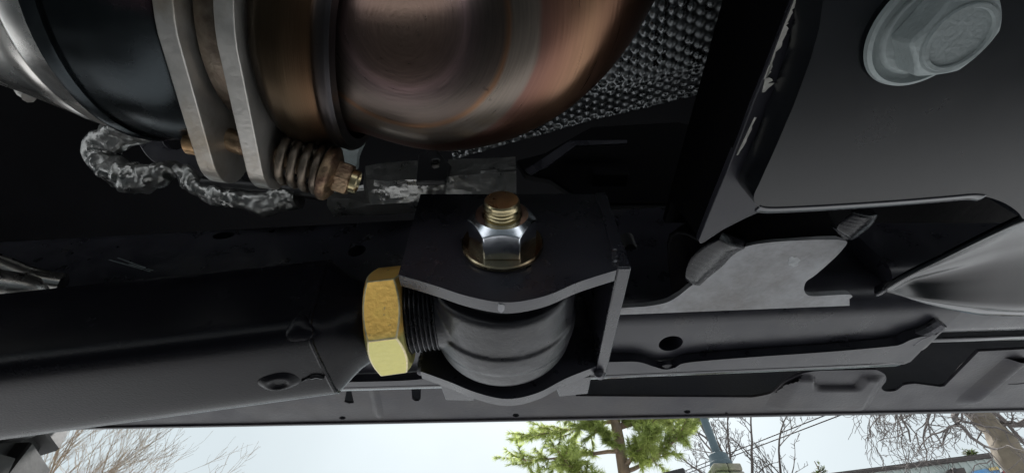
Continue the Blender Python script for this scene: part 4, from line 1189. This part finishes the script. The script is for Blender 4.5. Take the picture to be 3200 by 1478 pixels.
# dark board beside the pine trunk
p0, p1 = PY(2052, 1476, 5.2), PY(2134, 1460, 5.0)
db = thing('notice_board', ((p0.x + p1.x) / 2, 5.1, 0), 'dark board top edge just right of the pine trunk', 'board')
d = (p1 - p0); d.z = 0; d.normalize(); nrm = Vector((-d.y, d.x, 0))
plate('board_panel', M['dark'], [p0 - d * .25, p1, p1 - Vector((0, 0, .9)), p0 - d * .25 - Vector((0, 0, .9))], nrm * .05, db, bevel=.004)
for p in (p0 - d * .1, p1 - d * .06):
    b = MB(); b.box((p.x + nrm.x * .08, p.y + nrm.y * .08, (p1.z - .2) / 2), .06, .06, p1.z - .2); b.build('post', M['dark'], db)

# ------------------------------------------------------------------ shed
ZW = 3.92
q0, q1 = PZ(2700, 1478, ZW), PZ(3132, 1424, ZW)
ud = (q1 - q0); Lw = ud.length; ud.normalize(); nv = Vector((ud.y, -ud.x, 0))
if nv.dot(-q0) < 0: nv = -nv
sh = thing('metal_shed', (q1.x, q1.y, 0), 'pale green corrugated metal shed with brown roof trim', 'building')
A0 = q1 - ud * 6
pitch = .15; nrib = int(6 / pitch); vs = []; fs = []
xs = []
for k in range(nrib):
    for f, dpt in ((0, 0), (.62, 0), (.70, .022), (.92, .022)): xs.append(((k + f) * pitch, dpt))
xs.append((6, 0))
for x, dpt in xs:
    p = A0 + ud * x + nv * dpt
    vs += [(p.x, p.y, 0), (p.x, p.y, q1.z - .02)]
for i in range(len(xs) - 1): fs.append((2 * i, 2 * i + 2, 2 * i + 3, 2 * i + 1))
b = MB(); b.add(vs, fs); b.build('front_wall', M['siding'], sh, ang=20)
bk = -nv * 5
plate('side_wall', M['siding'], [Vector((q1.x, q1.y, 0)), Vector((q1.x, q1.y, q1.z)), q1 + bk + Vector((0, 0, .5)), Vector((q1.x + bk.x, q1.y + bk.y, 0))], -ud * .04, sh)
plate('roof', M['fascia'], [A0 + nv * .03 + Vector((0, 0, .03)), q1 + nv * .03 + ud * .1 + Vector((0, 0, .03)), q1 + bk + ud * .1 + Vector((0, 0, .55)), A0 + bk + Vector((0, 0, .55))], (0, 0, .05), sh)
b = MB(); mid = (A0 + q1) / 2 + nv * .055; b.box(mid + Vector((0, 0, .012)), 6.2, .05, .06, Matrix((ud, nv, Vector((0, 0, 1)))).transposed()); b.build('gutter', M['fascia'], sh, bevel=.01)
b = MB(); b.box(q1 + nv * .05 - Vector((0, 0, q1.z / 2)), .1, .1, q1.z - .1, Matrix((ud, nv, Vector((0, 0, 1)))).transposed()); b.build('corner_trim', M['signwhite'], sh, bevel=.005)
for dx in (2.55, 1.05):
    b = MB(); p = q1 - ud * dx + nv * .14 - Vector((0, 0, .17)); b.tube([p - nv * .1, p, p + nv * .1 - Vector((0, 0, .05))], [.018, .02, .04], 10); b.build('wall_lamp', M['dark'], sh)
def onwall(px, py):
    d = ray(px, py); s = (A0 - O).dot(nv) / d.dot(nv); return O + d * s
sg = thing('wall_sign', onwall(3080, 1490) + nv * .05, 'blue sign with sand and white patches on the shed wall', 'sign')
def wp(name, pts, m, off): plate(name, m, [onwall(a, c) + nv * off for a, c in pts], nv * .02, sg)
wp('sign_board', [(3035, 1475), (3080, 1466), (3140, 1462), (3165, 1478), (3175, 1540), (3030, 1550)], M['signblue'], .03)
wp('sand_patch', [(3085, 1466), (3112, 1461), (3120, 1470), (3090, 1474)], M['signyellow'], .054)
wp('white_patch', [(3118, 1468), (3138, 1464), (3148, 1474), (3122, 1480)], M['signwhite'], .058)
wp('red_patch', [(3128, 1476), (3146, 1472), (3156, 1486), (3134, 1490)], M['signred'], .078)
dr = thing('roller_door_hood', onwall(2990, 1478) + nv * .1, 'dark brown hood above the shed door', 'hood')
plate('hood_panel', M['fascia'], [onwall(a, c) + nv * .03 for a, c in [(2955, 1478), (3004, 1471), (3012, 1490), (2960, 1498)]], nv * .15, dr)
